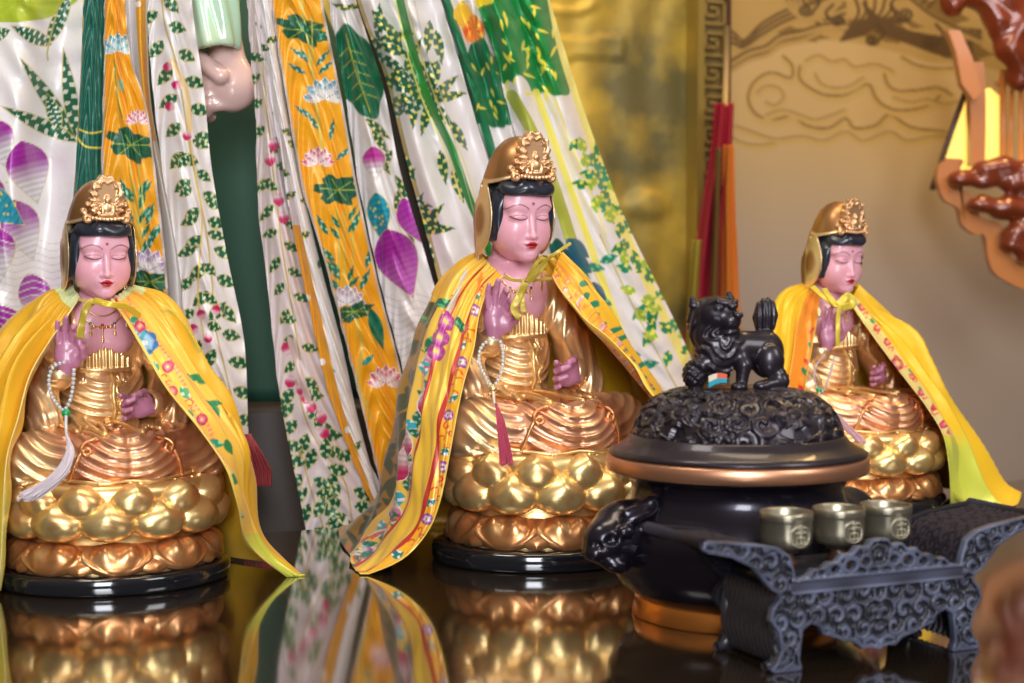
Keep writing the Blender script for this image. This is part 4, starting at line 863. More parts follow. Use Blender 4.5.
def reeds(p, x, y, h, n=3, seed=0):
    rr = np.random.RandomState(seed)
    for k in range(n): dx = (k-(n-1)/2)*6; p.line([(x+dx, y), (x+dx*1.1+rr.uniform(-2, 2), y-h*.5), (x+dx*1.3, y-h)], 1.4, (.50, .52, .10))
    for k in range(n*3): yy = y-h*rr.uniform(.1, .9); sg = rr.choice([-1, 1]); p.leaf(x+sg*4, yy, 17, 4.5, -90+sg*rr.uniform(20, 50), (.0, .13, .07), (.08, .35, .2), 4)
def pA(p):
    p.m = None
    p.blob(20, 2, 62, 20, -8, (.42, .50, .03), .05, 5, (.36, .44, .02))
    for x, y, a, L in ((52, 45, 205, 46), (47, 46, -65, 62), (76, 138, 235, 100), (76, 138, 262, 92), (78, 142, 205, 86), (60, 130, 250, 40), (10, 30, 160, 40)): p.leaf(x, y, L, 15, a, DG, (.62, .62, .50), 16, (.50, .40, .10))
    p.line([(48, 60), (48, 48), (60, 0)], 1.6, (.45, .40, .10))
    for x, y, L, W, a in ((6, 168, 52, 40, -110), (38, 205, 66, 44, -105), (34, 262, 66, 40, -110), (0, 285, 60, 46, -100), (10, 370, 66, 50, -100), (-10, 230, 60, 44, -100), (48, 330, 60, 34, -110)): p.petal(x, y, L, W, a, (.74, .70, .72), (.36, .015, .34), (.60, .50, .25))
    p.petal(26, 226, 62, 34, 215, (.02, .30, .42), (.0, .36, .42), (.5, .45, .15))
    rr = p.rr
    for k in range(16): p.blob(rr.uniform(-20, 16), rr.uniform(176, 216), 1.3, 1.3, 0, (.7, .6, .1))
    for y in range(240, 520, 7): p.line([(0, y), (16, y+4), (34, y-1), (52, y+4), (68, y)], 1.1, (.60, .56, .54))
strip('left_panel', [(-90, -60), (-90, 100), (-90, 540)], [(84, -60), (81, 60), (74, 190), (66, 300), (60, 540)], .36, M['cape'], bcape, pA, nu=200, pleat=.010, pn=2.5, fine=.0015, slope=.02)
def pB(p):
    q = .75+.25*np.sin(p.u*34)[:, None]; p.c = np.array((.0, .135, .085))*q
    p.line([(74, 132), (85, 146), (104, 148)], 1.6, YEL); p.line([(76, 128), (90, 133), (104, 131)], 1.4, YEL)
strip('green_stripe', [(86, -60), (82, 60), (75, 190), (66, 300), (60, 420)], [(108, -60), (105, 60), (101, 180), (98, 300), (96, 420)], .352, M['cape'], bcape, pB, nu=50, bulge=.006, fine=.001)
def silver(p):
    m = ((p.u < .045) | (p.u > .955)); q = (.5+.5*np.sin(p.y*2.4+p.u*40))[:, None]; p.c[m] = (np.array((.62, .52, .46))*(.7+.3*q))[m]
def pC(p):
    p.c[:] = (.83, .36, .008)
    p.line([(114, 60), (118, 100), (122, 118)], 1.3, (.12, .22, .05)); lotusf(p, 118, 45, 14, (.55, .75, .75), (.05, .30, .38)); p.leaf(120, 78, 15, 5, 80, (.3, .55, .35)); lotusf(p, 138, 118, 10, (.85, .5, .5), (.60, .02, .12))
    pad(p, 131, 145, 24, 14, 25); reeds(p, 135, 245, 80, 2, 3); reeds(p, 138, 245, 60, 2, 8)
    for x, y, a in ((148, 250, -75), (152, 240, -60), (142, 262, -80), (128, 200, -110), (146, 225, -70)): p.leaf(x, y, 24, 6, a, (.0, .16, .1), (.3, .55, .4), 4)
    lotusf(p, 148, 264, 18); pad(p, 150, 282, 22, 10, 10); p.blob(140, 300, 10, 9, 0, (.86, .60, .12), .1, 5); silver(p)
strip('orange_lotus_band', [(105, -60), (104, 60), (102, 180), (110, 260), (124, 330), (140, 420)], [(122, -60), (130, 50), (147, 108), (159, 200), (168, 290), (172, 420)], .345, M['cape'], bcape, pC, nu=130, fine=.0018, bulge=.008)
def pD(p): m = (p.u > .45) & (p.u < .9) & (p.v < .42); p.c[m] = (.83, .36, .008); p.blob(138, 4, 3, 3, 0, (.9, .88, .85))
strip('narrow_fold', [(122, -60), (128, 30), (136, 90), (150, 150), (160, 220), (164, 300), (170, 420)], [(148, -60), (148, 40), (152, 110), (166, 180), (186, 260), (190, 320), (200, 420)], .37, M['cape'], bcape, pD, nu=60, pleat=.006, pn=1, bulge=.004)
def pE(p):
    vine(p, [(158, -60), (164, 20), (176, 60), (184, 110), (190, 150), (198, 190), (206, 230), (212, 280), (216, 330), (232, 400), (240, 460)], 38, 24, 13, 4, spread=20)
    vine(p, [(190, 140), (196, 180), (202, 220), (198, 290), (204, 340)], 14, 20, 11, 9, (.70, .50, .08), spread=16)
    buds(p, [(176, 66, 175), (184, 88, 200), (178, 108, 190), (190, 128, 110), (204, 322, 250), (198, 336, 240), (208, 330, 90), (214, 318, 285), (200, 350, 110)], 9)
    p.line([(172, 60), (186, 90), (190, 130)], 5, (.86, .62, .30)); p.m = None
strip('vine_panel', [(145, -60), (149, 40), (154, 100), (164, 180), (178, 260), (186, 330), (200, 400), (215, 470)], [(186, -60), (194, 20), (204, 90), (212, 170), (228, 260), (244, 340), (248, 420), (249, 470)], .335, M['cape'], bcape, pE, nu=130, pleat=.004, pn=1.2, fine=.0012)
def pF(p):
    vine(p, [(262, 60), (270, 140), (276, 200), (284, 260), (294, 320), (300, 360)], 24, 20, 10, 14, spread=13)
    vine(p, [(296, 380), (306, 420), (322, 450), (344, 480), (352, 520), (356, 560)], 26, 25, 13, 15, spread=24); vine(p, [(300, 450), (314, 500), (330, 545)], 14, 24, 12, 16, spread=18)
    buds(p, [(268, 150, 80), (272, 135, 80), (278, 190, 85), (282, 208, 80), (290, 358, 250), (300, 380, 80), (306, 398, 60), (318, 408, 70), (316, 426, 40), (292, 372, 100), (308, 388, 100)], 11)
    p.line([(290, 340), (300, 372), (308, 400)], 6, (.60, .44, .40))
strip('vine_panel', [(244, -60), (250, 40), (256, 120), (258, 200), (268, 290), (279, 390), (292, 460), (306, 530), (312, 566)], [(262, -60), (268, 40), (282, 120), (293, 200), (310, 280), (330, 350), (354, 430), (388, 500), (410, 566)], .345, M['cape'], bcape, pF, base=(.70, .60, .60), nu=170, pleat=.004, pn=1.2, fine=.0012)
def pG(p):
    for x, y, a in ((262, 28, 200), (266, 42, -20), (270, 50, 200), (282, 130, 20), (288, 140, 40), (290, 175, 200), (296, 192, 150), (300, 200, 10), (310, 232, 150), (318, 268, -60), (322, 330, 130), (335, 372, 200), (352, 452, -50)): p.leaf(x, y, 15, 7, a, DG, (.75, .65, .10), 4)
    p.line([(285, 140), (290, 185), (302, 250), (322, 330), (345, 410), (372, 500)], .1, CR)
    m = (p.u < .42) & (p.y > 225); p.c[m] = (.83, .36, .008)
    for x, y in ((303, 298), (318, 362), (344, 430)): p.blob(x+4, y, 3.4, 3.4, 0, (.9, .88, .84))
strip('satin_fold', [(250, -60), (256, 20), (268, 90), (280, 150), (293, 230), (310, 310), (325, 380), (345, 440), (372, 505)], [(270, -60), (276, 30), (287, 110), (303, 190), (322, 270), (342, 345), (356, 410), (372, 470), (382, 505)], .33, M['cape'], bcape, pG, base=(.80, .76, .76), nu=80, pleat=.004, pn=1, fine=.001)
def pH(p):
    p.c[:] = (.84, .37, .008)
    pad(p, 303, 30, 26, 12, 20); p.line([(298, -60), (302, 0), (312, 70), (322, 150)], 2.0, (.62, .60, .14)); reeds(p, 312, 75, 60, 1, 3)
    for x, y, a in ((316, 66, -50), (308, 60, 215), (318, 74, -40), (306, 74, 210), (330, 140, -80), (312, 118, 215), (336, 160, -40), (318, 130, 240)): p.leaf(x, y, 22, 5, a, (.0, .15, .12), (.35, .55, .4), 5)
    lotusf(p, 325, 92, 17, (.82, .76, .70), (.06, .30, .42)); lotusf(p, 318, 158, 13, (.86, .60, .60), (.62, .02, .14)); pad(p, 338, 190, 22, 14, 5)
    reeds(p, 344, 300, 90, 3, 4)
    for x, y, a in ((360, 290, -65), (366, 268, -75), (335, 262, 225), (340, 280, 235), (328, 235, 240), (352, 232, -70)): p.leaf(x, y, 24, 6, a, (.0, .16, .1), (.35, .55, .35), 5)
    lotusf(p, 347, 298, 15, (.78, .72, .74), (.42, .28, .42)); pad(p, 354, 312, 18, 8, -20); p.leaf(370, 308, 44, 13, 72, (.0, .15, .08), (.01, .20, .1), 5)
    p.line([(356, 320), (362, 350), (358, 380), (372, 420)], 1.8, (.50, .50, .10)); lotusf(p, 386, 378, 15, (.86, .66, .62), (.62, .04, .12)); p.leaf(362, 365, 16, 6, -40, (.0, .25, .2)); silver(p)
strip('orange_lotus_band', [(262, -60), (275, 30), (288, 110), (303, 190), (324, 260), (340, 320), (355, 380), (372, 450), (384, 500)], [(310, -60), (328, 30), (344, 110), (358, 190), (380, 290), (396, 350), (410, 410), (424, 460), (434, 500)], .325, M['cape'], bcape, pH, nu=150, fine=.0018, bulge=.012)
def pI(p):
    for x, y, a in ((350, 10, 200), (345, 8, -10)): p.leaf(x, y, 20, 6, a, DG, (.7, .6, .1), 4)
    p.blob(358, 72, 24, 46, -18, (.0, .155, .06), .08, 4, (.0, .12, .05)); p.line([(346, 34), (356, 72), (370, 112)], 1.4, (.40, .42, .05)); [p.line([(348+k*4, 48+k*11), (340+k*4, 56+k*11)], 1.0, (.40, .42, .05)) for k in range(5)]; [p.line([(350+k*4, 50+k*11), (362+k*4, 54+k*11)], 1.0, (.40, .42, .05)) for k in range(5)]
    for x, y, a, L in ((365, 118, 40, 34), (372, 130, 55, 30), (376, 150, 60, 30), (392, 150, 120, 24), (395, 175, 60, 40), (400, 205, 70, 44), (398, 190, 90, 30)): p.leaf(x, y, L, 9, a, DG, (.7, .65, .25), 8, (.4, .3, .05))
    p.petal(376, 182, 36, 24, -95, (.8, .75, .76), (.62, .04, .40), (.6, .5, .3)); p.petal(383, 244, 52, 24, -98, (.02, .30, .40), (.0, .34, .46), (.5, .45, .15))
    p.petal(414, 300, 76, 44, -112, (.55, .12, .50), (.36, .01, .32), (.6, .5, .3)); p.petal(428, 248, 56, 30, -118, (.5, .1, .45), (.42, .02, .38), (.6, .5, .3))
    for k in range(14): p.blob(p.rr.uniform(370, 388), p.rr.uniform(200, 232), 1.2, 1.2, 0, (.7, .6, .1))
    for y in range(296, 420, 7): p.line([(385, y), (400, y+5), (416, y-2), (434, y+4)], 1.2, (.62, .56, .56))
strip('petal_panel', [(318, -60), (332, 20), (346, 100), (360, 190), (382, 290), (398, 350), (412, 410), (428, 480)], [(338, -60), (362, 20), (384, 90), (400, 170), (424, 250), (444, 320), (462, 390), (476, 480)], .34, M['cape'], bcape, pI, nu=150, pleat=.005, pn=1.2, fine=.0015)
def pJ(p):
    m = (p.u < .05); p.c[m] = (.45, .33, .12)
    for x, y, n_ in ((414, 92, 9), (404, 70, 5), (430, 100, 7), (396, 200, 6), (418, 230, 7), (405, 225, 6), (378, 40, 4)):
        for k in range(n_): p.leaf(x, y, 38, 10, k*360/n_+p.rr.uniform(-12, 12), DG, [(.82, .70, .12), (.7, .7, .55)][k % 2], 8)
    for x, y, a in ((372, 10, 50), (386, 22, 60), (378, 44, 20), (398, 150, 60), (392, 165, 60), (404, 185, 70), (420, 205, 50), (440, 150, 80), (452, 170, 70), (436, 30, 80), (438, 60, 100), (430, 20, 95), (450, 120, 60)): p.leaf(x, y, 36, 10, a, DG, (.80, .72, .2), 7)
    p.line([(388, -60), (400, 0), (414, 55), (430, 104), (452, 150), (468, 196), (486, 240), (500, 290)], 8, (.015, .24, .03)); p.line([(395, 0), (408, 55), (424, 104), (446, 152), (462, 200)], 1.6, (.88, .76, .2)); p.line([(406, 0), (421, 55), (438, 104), (460, 152), (476, 200)], 1.4, (.80, .68, .2))
    p.line([(414, 0), (426, 50), (446, 110), (462, 170), (476, 220)], .9, (.5, .45, .35))
strip('leaf_panel', [(340, -60), (360, 10), (386, 80), (406, 160), (428, 240), (446, 310), (466, 400), (480, 480)], [(425, -60), (440, 0), (458, 60), (478, 130), (500, 200), (520, 270), (540, 350), (560, 480)], .33, M['cape'], bcape, pJ, nu=210, pleat=.010, pn=2.2, fine=.0012, ph=1)
def pK(p):
    p.line([(428, -60), (446, 0), (462, 50), (480, 110), (494, 160), (505, 200)], 9, (.0, .16, .06)); p.blob(474, 30, 10, 22, -20, (.78, .10, .01), .15, 4, (.85, .45, .05)); p.blob(462, 14, 8, 12, 0, (.86, .60, .05), .1, 4)
    p.blob(484, 85, 24, 44, -14, (.0, .165, .05), .10, 5, (.0, .12, .04)); p.blob(498, 100, 16, 26, -14, (.0, .15, .05), .10, 5)
    for k in range(12): x, y = p.rr.uniform(468, 500), p.rr.uniform(50, 115); p.leaf(x, y, 10, 2.6, 60+p.rr.uniform(-60, 60), (.70, .62, .08))
    p.line([(470, 120), (482, 170), (500, 230)], 1.2, (.45, .38, .25))
strip('leaf_panel', [(420, -60), (438, 0), (456, 60), (474, 130), (494, 200), (520, 290), (545, 400), (560, 480)], [(468, -60), (484, 0), (504, 70), (524, 140), (548, 210), (580, 300), (604, 400), (616, 480)], .34, M['cape'], bcape, pK, nu=150, pleat=.010, pn=1.8, ph=2, fine=.0012)
def pL(p):
    p.blob(482, -4, 22, 14, 20, (.88, .68, .02), .1, 5)
    p.blob(520, 22, 40, 34, 10, (.0, .24, .04), .10, 6, (.0, .19, .03)); p.blob(545, 62, 26, 36, -20, (.0, .25, .05), .12, 5, (.0, .20, .03)); p.blob(506, 52, 18, 36, -20, (.0, .20, .04), .1, 5)
    p.blob(522, 92, 9, 17, -15, (.74, .70, .70)); p.blob(548, 118, 9, 26, -14, (.72, .70, .72))
    for k in range(42):
        x, y = p.rr.uniform(500, 568), p.rr.uniform(0, 96); a = p.rr.uniform(0, 6.28); p.leaf(x, y, p.rr.uniform(8, 15), 3.0, 60+p.rr.uniform(-55, 55), (.85, .74, .06))
    p.line([(512, 96), (530, 128), (546, 165), (560, 205), (574, 250), (592, 310)], 12, (.40, .44, .05)); p.line([(536, 92), (548, 125), (562, 165), (578, 210), (598, 268), (620, 330)], 7, (.88, .78, .10)); p.line([(556, 100), (570, 140), (590, 190), (606, 235)], 2, (.86, .72, .2))
    p.line([(545, -40), (560, 40), (578, 100), (602, 170), (624, 230), (656, 300), (690, 372)], 9, (.84, .76, .22))
    for k in range(64):
        t = k/63; x = 584+t*84+p.rr.uniform(-13, 13); y = 142+t*208+p.rr.uniform(-8, 8)
        if 232 < y < 262 and k % 3: continue
        p.leaf(x, y, 17, 10, p.rr.uniform(0, 360), [(.0, .20, .07), (.30, .48, .04), (.0, .26, .14)][k % 3], (.72, .70, .12), 3)
    p.line([(600, 235), (618, 275), (640, 320), (668, 372), (690, 410)], 1.5, (.55, .46, .12)); p.line([(590, 262), (612, 312), (640, 372), (652, 410)], 1.2, (.6, .5, .3))
    for x, y, a in ((586, 266, 10), (600, 262, -20), (606, 330, 170), (622, 352, 10), (612, 305, 200), (640, 366, -10)): p.leaf(x, y, 20, 9, a, (.0, .22, .13), (.2, .5, .3), 4)
    m = (p.u < .42); p.m = m.astype(float)
    for k in range(40): t = p.rr.uniform(0, 1); p.leaf(552+t*78+p.rr.uniform(-14, 14), 236+t*140, 30, 15, p.rr.uniform(30, 110), [(.02, .20, .42), (.0, .11, .09), (.50, .56, .60), (.0, .17, .09), (.01, .10, .16)][k % 5])
    p.m = None
strip('right_panel', [(458, -60), (476, 0), (494, 50), (508, 110), (528, 170), (548, 240), (572, 320), (600, 400), (620, 480)], [(536, -60), (550, 0), (568, 60), (584, 110), (606, 170), (628, 225), (660, 290), (692, 360), (716, 430), (730, 480)], .31, M['cape'], bcape, pL, nu=230, pleat=.011, pn=2.0, slope=.07, ph=.5, fine=.0012)
# a dark sheet behind the gaps between the panels
strip('gap_backing', [(325, -60), (345, 60), (375, 200), (400, 340), (420, 500)], [(480, -60), (520, 60), (560, 200), (600, 340), (640, 500)], .42, mat('dark_backing', (.05, .035, .02), .7), bcape, None, nu=40, nv=60)

# ---------------------------------------------------------------- the large statue under the cape
big = empty('large_robed_statue', tuple(WT(240, 500, .62)*[1, 1, 0]), label='large porcelain statue under the white cape, its pink hand and pale green sleeve showing', cat='statue')
def loc_of(P, o): return np.asarray(P)-np.array(o.location)
c0 = WT(246, 400, .74); c0[2] = 0
lathe('green_robe', [(0, .75), (.10, .74), (.16, .6), (.20, .35), (.24, .15), (.24, .13), (0, .13)], M['greenrobe'], big, 64, 1, .7).location = tuple(loc_of(c0, big))
lathe('plinth', [(0, .13), (.30, .13), (.31, .12), (.31, -.10), (.33, -.12), (.33, -.8), (0, -.8)], M['greyrobe'], big, 8, 1, .8).location = tuple(loc_of(c0, big))
def sdf_px(name, cpx, t, lo, hi, h, fn, m, parent=None, k=None, rz=0, scale=None, **kw):
    """sculpt in pixel-sized units about a measured point"""
    o3 = WT(cpx[0], cpx[1], t); u = (o3[1]/F_PX) if scale is None else scale; fl = Field(lo, hi, h); p = (fl.X+0*fl.Y+0*fl.Z, fl.Y+0*fl.X+0*fl.Z, fl.Z+0*fl.X+0*fl.Y)
    V, F = surf(fl, fn(p)); ob = mesh_np(name, V*u, F, m, parent, **kw); ob.rotation_euler = (0, 0, rz); ob.location = tuple(loc_of(o3, parent) if parent else o3); return ob
def f_sleeve(p):
    f = cap(p, (-6, 6, 90), (-2, 0, 8), 30, 27); f = f-2.2*np.cos(np.arctan2(p[0], -p[1])*7+p[2]*.06); f = smax(f, -cap(p, (0, 0, -20), (-1, 0, 22), 18, 20), 3); return smax(f, -p[2]+2*np.sin(p[0]*.12), 3)
strip('mauve_under_robe', [(225, 380), (225, 450), (225, 560)], [(256, 380), (281, 450), (312, 560)], .44, M['mauve'], big, None, nu=60, nv=80, y0=340, pleat=.003, pn=1)
sdf_px('sleeve', (214, 50), .43, (-46, -40, -6), (46, 46, 110), 1.6, f_sleeve, M['porcelain'], big)
def f_hand(p):
    f = ell(p, (8, 4, -4), (26, 18, 26)); f = smin(f, cap(p, (2, 8, 40), (8, 6, 0), 17, 19), 12)
    f = smin(f, cap(p, (-24, -10, 24), (2, -16, 4), 8.5, 9), 3)
    for i in range(4): f = smin(f, chain(p, [(10, 0, 2-9*i+6), (-12, -4, 2-9*i+2), (-22+2*i, -2, -2-9*i), (-14, 8, -6-9*i)], [8.5, 8, 7, 6.5], 2), 2)
    return f
sdf_px('hand', (222, 82), .44, (-44, -36, -48), (46, 40, 56), 1.2, f_hand, M['handskin'], big)
strip('grey_under_sleeve', [(203, 100), (206, 160), (212, 230)], [(236, 100), (234, 160), (233, 230)], .43, mat('grey_green_silk', (.62, .58, .50), .5), big, None, nu=40, nv=80, y0=95, pleat=.008, pn=1.5)
strip('pleated_tassel', [(244, 434), (244, 450), (244, 486)], [(250, 434), (262, 452), (272, 470)], .34, mat('dusty_red_pleats', (.36, .05, .06), .5), bcape, None, nu=60, nv=40, y0=434, pleat=.004, pn=7)

# ---------------------------------------------------------------- banner ribbons by the fret border
bn = empty('hanging_banner', (0, 0, 0), label='long crimson cloth banner hanging beside the brass fret border', cat='banner')
strip('banner_cloth', [(715, 104), (711, 150), (700, 220), (689, 300), (682, 360)], [(734, 104), (732, 150), (727, 220), (723, 300), (722, 360)], 1.10, M['redcloth'], bn, None, nu=50, nv=120, y0=103, pleat=.008, pn=2)
mb = MB(); mb.tube([WT(727, 26, 1.10), WT(726, 70, 1.10), WT(725, 106, 1.10)], .006, 8); mb.build('banner_pole', mat('tan_pole', (.45, .28, .10), .5), bn)
b2 = empty('hanging_banner', (0, 0, 0), label='narrow orange and gold cloth banner right of the crimson one', cat='banner')
strip('banner_cloth', [(724, 146), (722, 200), (722, 260), (720, 370)], [(734, 146), (735, 200), (738, 260), (742, 370)], 1.08, M['orangecloth'], b2, None, nu=30, nv=120, y0=145, pleat=.005, pn=1.5)
strip('banner_edge', [(716, 150), (714, 200), (711, 260), (706, 370)], [(722, 150), (720, 200), (719, 260), (716, 370)], 1.07, mat('dark_mustard_cloth', (.13, .075, .015), .6), b2, None, nu=20, nv=80, y0=148, pleat=.004, pn=1)
strip('banner_edge', [(690, 270), (684, 370)], [(700, 270), (694, 370)], 1.06, mat('mustard_cloth_dark', (.28, .20, .02), .6), b2, None, nu=20, nv=60, y0=240, pleat=.004, pn=1)

# ---------------------------------------------------------------- carved palace lantern at the right
ln = empty('carved_lantern', (0, 0, 0), label='red-brown carved wooden palace lantern with lit yellow glass, upper right', cat='lantern')
YL_ = 3.15
def poly_plate(name, pts, y, th, m, parent, curved=True, **k):
    P = cr(pts+[pts[0]], 160)[:-1] if curved else np.array(pts, float); a = WY(P[:, 0], P[:, 1], y); b = a+np.array([0, th, 0]); n = len(P); V = np.concatenate([a, b]); bm = bmesh.new()
    vs_ = [bm.verts.new(v) for v in V]; f1 = bm.faces.new(vs_[:n]); f2 = bm.faces.new(vs_[n:][::-1])
    for i in range(n): bm.faces.new((vs_[i], vs_[n+i], vs_[n+(i+1) % n], vs_[(i+1) % n]))
    bmesh.ops.triangulate(bm, faces=[f1, f2]); bmesh.ops.recalc_face_normals(bm, faces=bm.faces); me = bpy.data.meshes.new(name); bm.to_mesh(me); bm.free(); me.materials.append(m)
    o = bpy.data.objects.new(name, me); C.objects.link(o); o.parent = parent; return props(o, **k)
poly_plate('scalloped_bracket', [(948, 158), (939, 166), (938, 182), (945, 200), (958, 208), (962, 224), (974, 234), (985, 236), (988, 256), (994, 272), (1008, 282), (1030, 290), (1075, 290), (1075, 262), (1036, 262), (1018, 262), (1008, 250), (1004, 232), (996, 222), (982, 218), (976, 206), (972, 196), (960, 186), (958, 172), (964, 160)], YL_, .025, M['orangewood'], ln)
poly_plate('frame_bar', [(971, 62), (970, 96), (971, 130), (971, 166), (985, 166), (986, 130), (986, 96), (984, 62)], YL_-.01, .03, M['orangewood'], ln, False)
poly_plate('frame_bar', [(948, 30), (956, 52), (962, 84), (974, 100), (982, 92), (972, 56), (960, 30)], YL_-.05, .03, M['orangewood'], ln, False)
poly_plate('glass_pane', [(967, 92), (950, 136), (938, 168), (960, 172), (1000, 172), (1004, 100), (990, 88)], YL_+.06, .006, M['lampglass'], ln, False)
mb = MB(); mb.tube([WY(972, 74, YL_+.04), WY(952, 130, YL_+.04), WY(932, 190, YL_+.04)], .006, 8); mb.build('lantern_rib', M['darkwood'], ln); mb = MB(); mb.tube([WY(1003, 70, YL_), WY(1003, 166, YL_)], .007, 8); mb.tube([WY(1012, 82, YL_), WY(1010, 160, YL_)], .005, 8); mb.tube([WY(1021, 60, YL_), WY(1021, 170, YL_)], .006, 8); mb.tube([WY(996, 84, YL_), WY(1024, 80, YL_)], .006, 8); mb.build('turned_rods', M['orangewood'], ln)
def f_car(p):
    f = None
    for c, r, rot in (((-34, 0, 8), (13, 10, 15), None), ((-12, 0, 10), (26, 14, 10), (0, .4, 0)), ((14, -4, 2), (24, 16, 22), None), ((24, -6, -30), (20, 14, 34), (0, -.25, 0)), ((36, 0, -60), (16, 12, 20), None), ((44, 0, -20), (24, 16, 40), None)):
        g = ell(p, c, r, rot); f = g if f is None else smin(f, g, 6)
    f = f-1.0*np.cos(np.hypot(p[0]-20, p[2]+70)*.22)-1.4*np.cos(p[0]*.22+1.5*np.sin(p[2]*.12)); return f
sdf_px('dragon_carving', (985, 10), 0, (-56, -30, -92), (76, 26, 40), 1.3, f_car, M['redcarve'], ln)
def f_car2(p):
    f = None
    for c, r, rot in (((-26, -2, 8), (18, 12, 9), None), ((4, 0, 14), (26, 14, 15), (0, -.3, 0)), ((32, 0, 8), (26, 14, 18), None), ((-6, -4, -18), (16, 11, 10), None), ((20, -2, -22), (24, 13, 14), None), ((30, 0, -52), (20, 12, 16), None), ((50, 0, -40), (30, 12, 50), None)):
        g = ell(p, c, r, rot); f = g if f is None else smin(f, g, 4)
    f = f-1.0*np.cos(np.hypot(p[0]+34, p[2]-6)*.24)-1.0*np.cos(p[2]*.3); f = smax(f, -ell(p, (-16, -14, 10), (4, 6, 3)), 1.5); return f
for o in (sdf_px('dragon_carving', (990, 186), 0, (-50, -26, -76), (86, 22, 38), 1.3, f_car2, M['redcarve'], ln),): pass
for o in ln.children:
    if o.name.startswith('dragon_carving'):
        px, py = (985, 10) if not o.name.endswith('.001') else (990, 186); o.location = tuple(WY(px, py, YL_-.02)); s_ = YL_/F_PX/(WT(px, py, 0)[1]/F_PX); o.scale = (s_,)*3
# ---------------------------------------------------------------- carved relief pattern
def vor(x, y, cs):
    """distance to the nearest scroll centre, and its swirl angle"""
    best = np.full(x.shape, 1e9, np.float32); ang = np.zeros(x.shape, np.float32)
    for cx, cy in cs:
        d = np.hypot(x-cx, y-cy); m = d < best; best = np.where(m, d, best); ang = np.where(m, np.arctan2(y-cy, x-cx)*(1 if (int(cx*7+cy*3) % 2) else -1), ang)
    return best, ang
def scrolls(x, y, pitch, seed=0, k=None):
    rr = np.random.RandomState(seed); x0, x1, y0, y1 = x.min(), x.max(), y.min(), y.max(); cs = []
    ny = int((y1-y0)/pitch)+2; nx = int((x1-x0)/pitch)+2
    for i in range(nx):
        for j in range(ny): cs.append((x0+(i+.5*(j % 2))*pitch+rr.uniform(-.2, .2)*pitch, y0+j*pitch*.87+rr.uniform(-.2, .2)*pitch))
    d, a = vor(x, y, cs); return np.cos(d/pitch*2*math.pi*1.7+a)
# ---------------------------------------------------------------- incense censer
CX, CY = .2062, 1.46
ce = empty('incense_censer', (CX, CY, 0), label='big dark bronze incense censer with copper rim, pierced dome lid and beast handles', cat='incense burner')
lathe('body', [(0, .012), (.080, .012), (.088, .016), (.106, .028), (.117, .046), (.1195, .064), (.116, .082), (.106, .098), (.0985, .108), (.0965, .118), (.1005, .127), (.108, .132), (0, .132)], M['bronze_s'], ce, 128)
lathe('copper_foot', [(0, 0), (.0950, 0), (.0958, .0015), (.0930, .016), (.0915, .0185), (.084, .020), (0, .020)], M['copper2'], ce, 96)
lathe('copper_rim', [(.095, .1325), (.1180, .1325), (.1190, .1335), (.1194, .1400), (.1190, .1450), (.1180, .146), (.1150, .1478), (.095, .1478)], M['copper'], ce, 128)
lid = lathe('lid', [(.090, .1475), (.1175, .1478), (.1180, .1495), (.1120, .1530), (.1045, .1570), (.1005, .1605), (.0985, .1640), (.0965, .1655), (0, .165)], M['bronze'], ce, 128)
nu, nv = 720, 170; th = np.linspace(0, 2*math.pi, nu, endpoint=False)[:, None]; v = np.linspace(0, 1, nv)[None]
pr = cr([(.0955, .163), (.0935, .172), (.086, .187), (.072, .199), (.056, .205), (.040, .2068), (.0, .207)], nv); rr_ = pr[:, 0][None]; zz = pr[:, 1][None]
arc = np.concatenate([[0], np.cumsum(np.hypot(*np.diff(pr, axis=0).T))])[None]
xx = (th*.085+0*arc); yy = arc+0*th; H = np.tanh(2.2*scrolls(xx, yy, .0235, 4))+.25*scrolls(xx, yy, .010, 8)*(np.sin(xx*40) > 0)
fade = np.clip((.085-arc)/.02, 0, 1); H = np.clip(H, -1.2, 1)*fade
fl_ = np.zeros_like(xx)
for a0 in np.arange(0, 6.28, 1.257)+5.20:
    dx = ((th-a0+math.pi) % (2*math.pi)-math.pi)*.08; d = np.hypot(dx, yy-.030); a = np.arctan2(yy-.030, dx); pet = .0125*(1+.28*np.cos(a*8)); m = d < pet*1.15
    H = np.where(d < .0255, -.7, H); H = np.where(m, 1.5-.9*(abs(d-.006) < .0012)-.5*(abs(np.sin(a*4)) < .18)*(d > .007), H)
    hole = (abs(d-.0195) < .0048) & (np.cos(a*5+1) > -.1); H = np.where(hole, -4.2, H)
rad = rr_+H*.0015; P = np.stack([rad*np.cos(th), rad*np.sin(th), zz+H*.0006*(1-v*0)], -1)
mesh_np('lid_relief', P.reshape(-1, 3), grid_faces(nu, nv, wu=True), M['bronze'], lid)
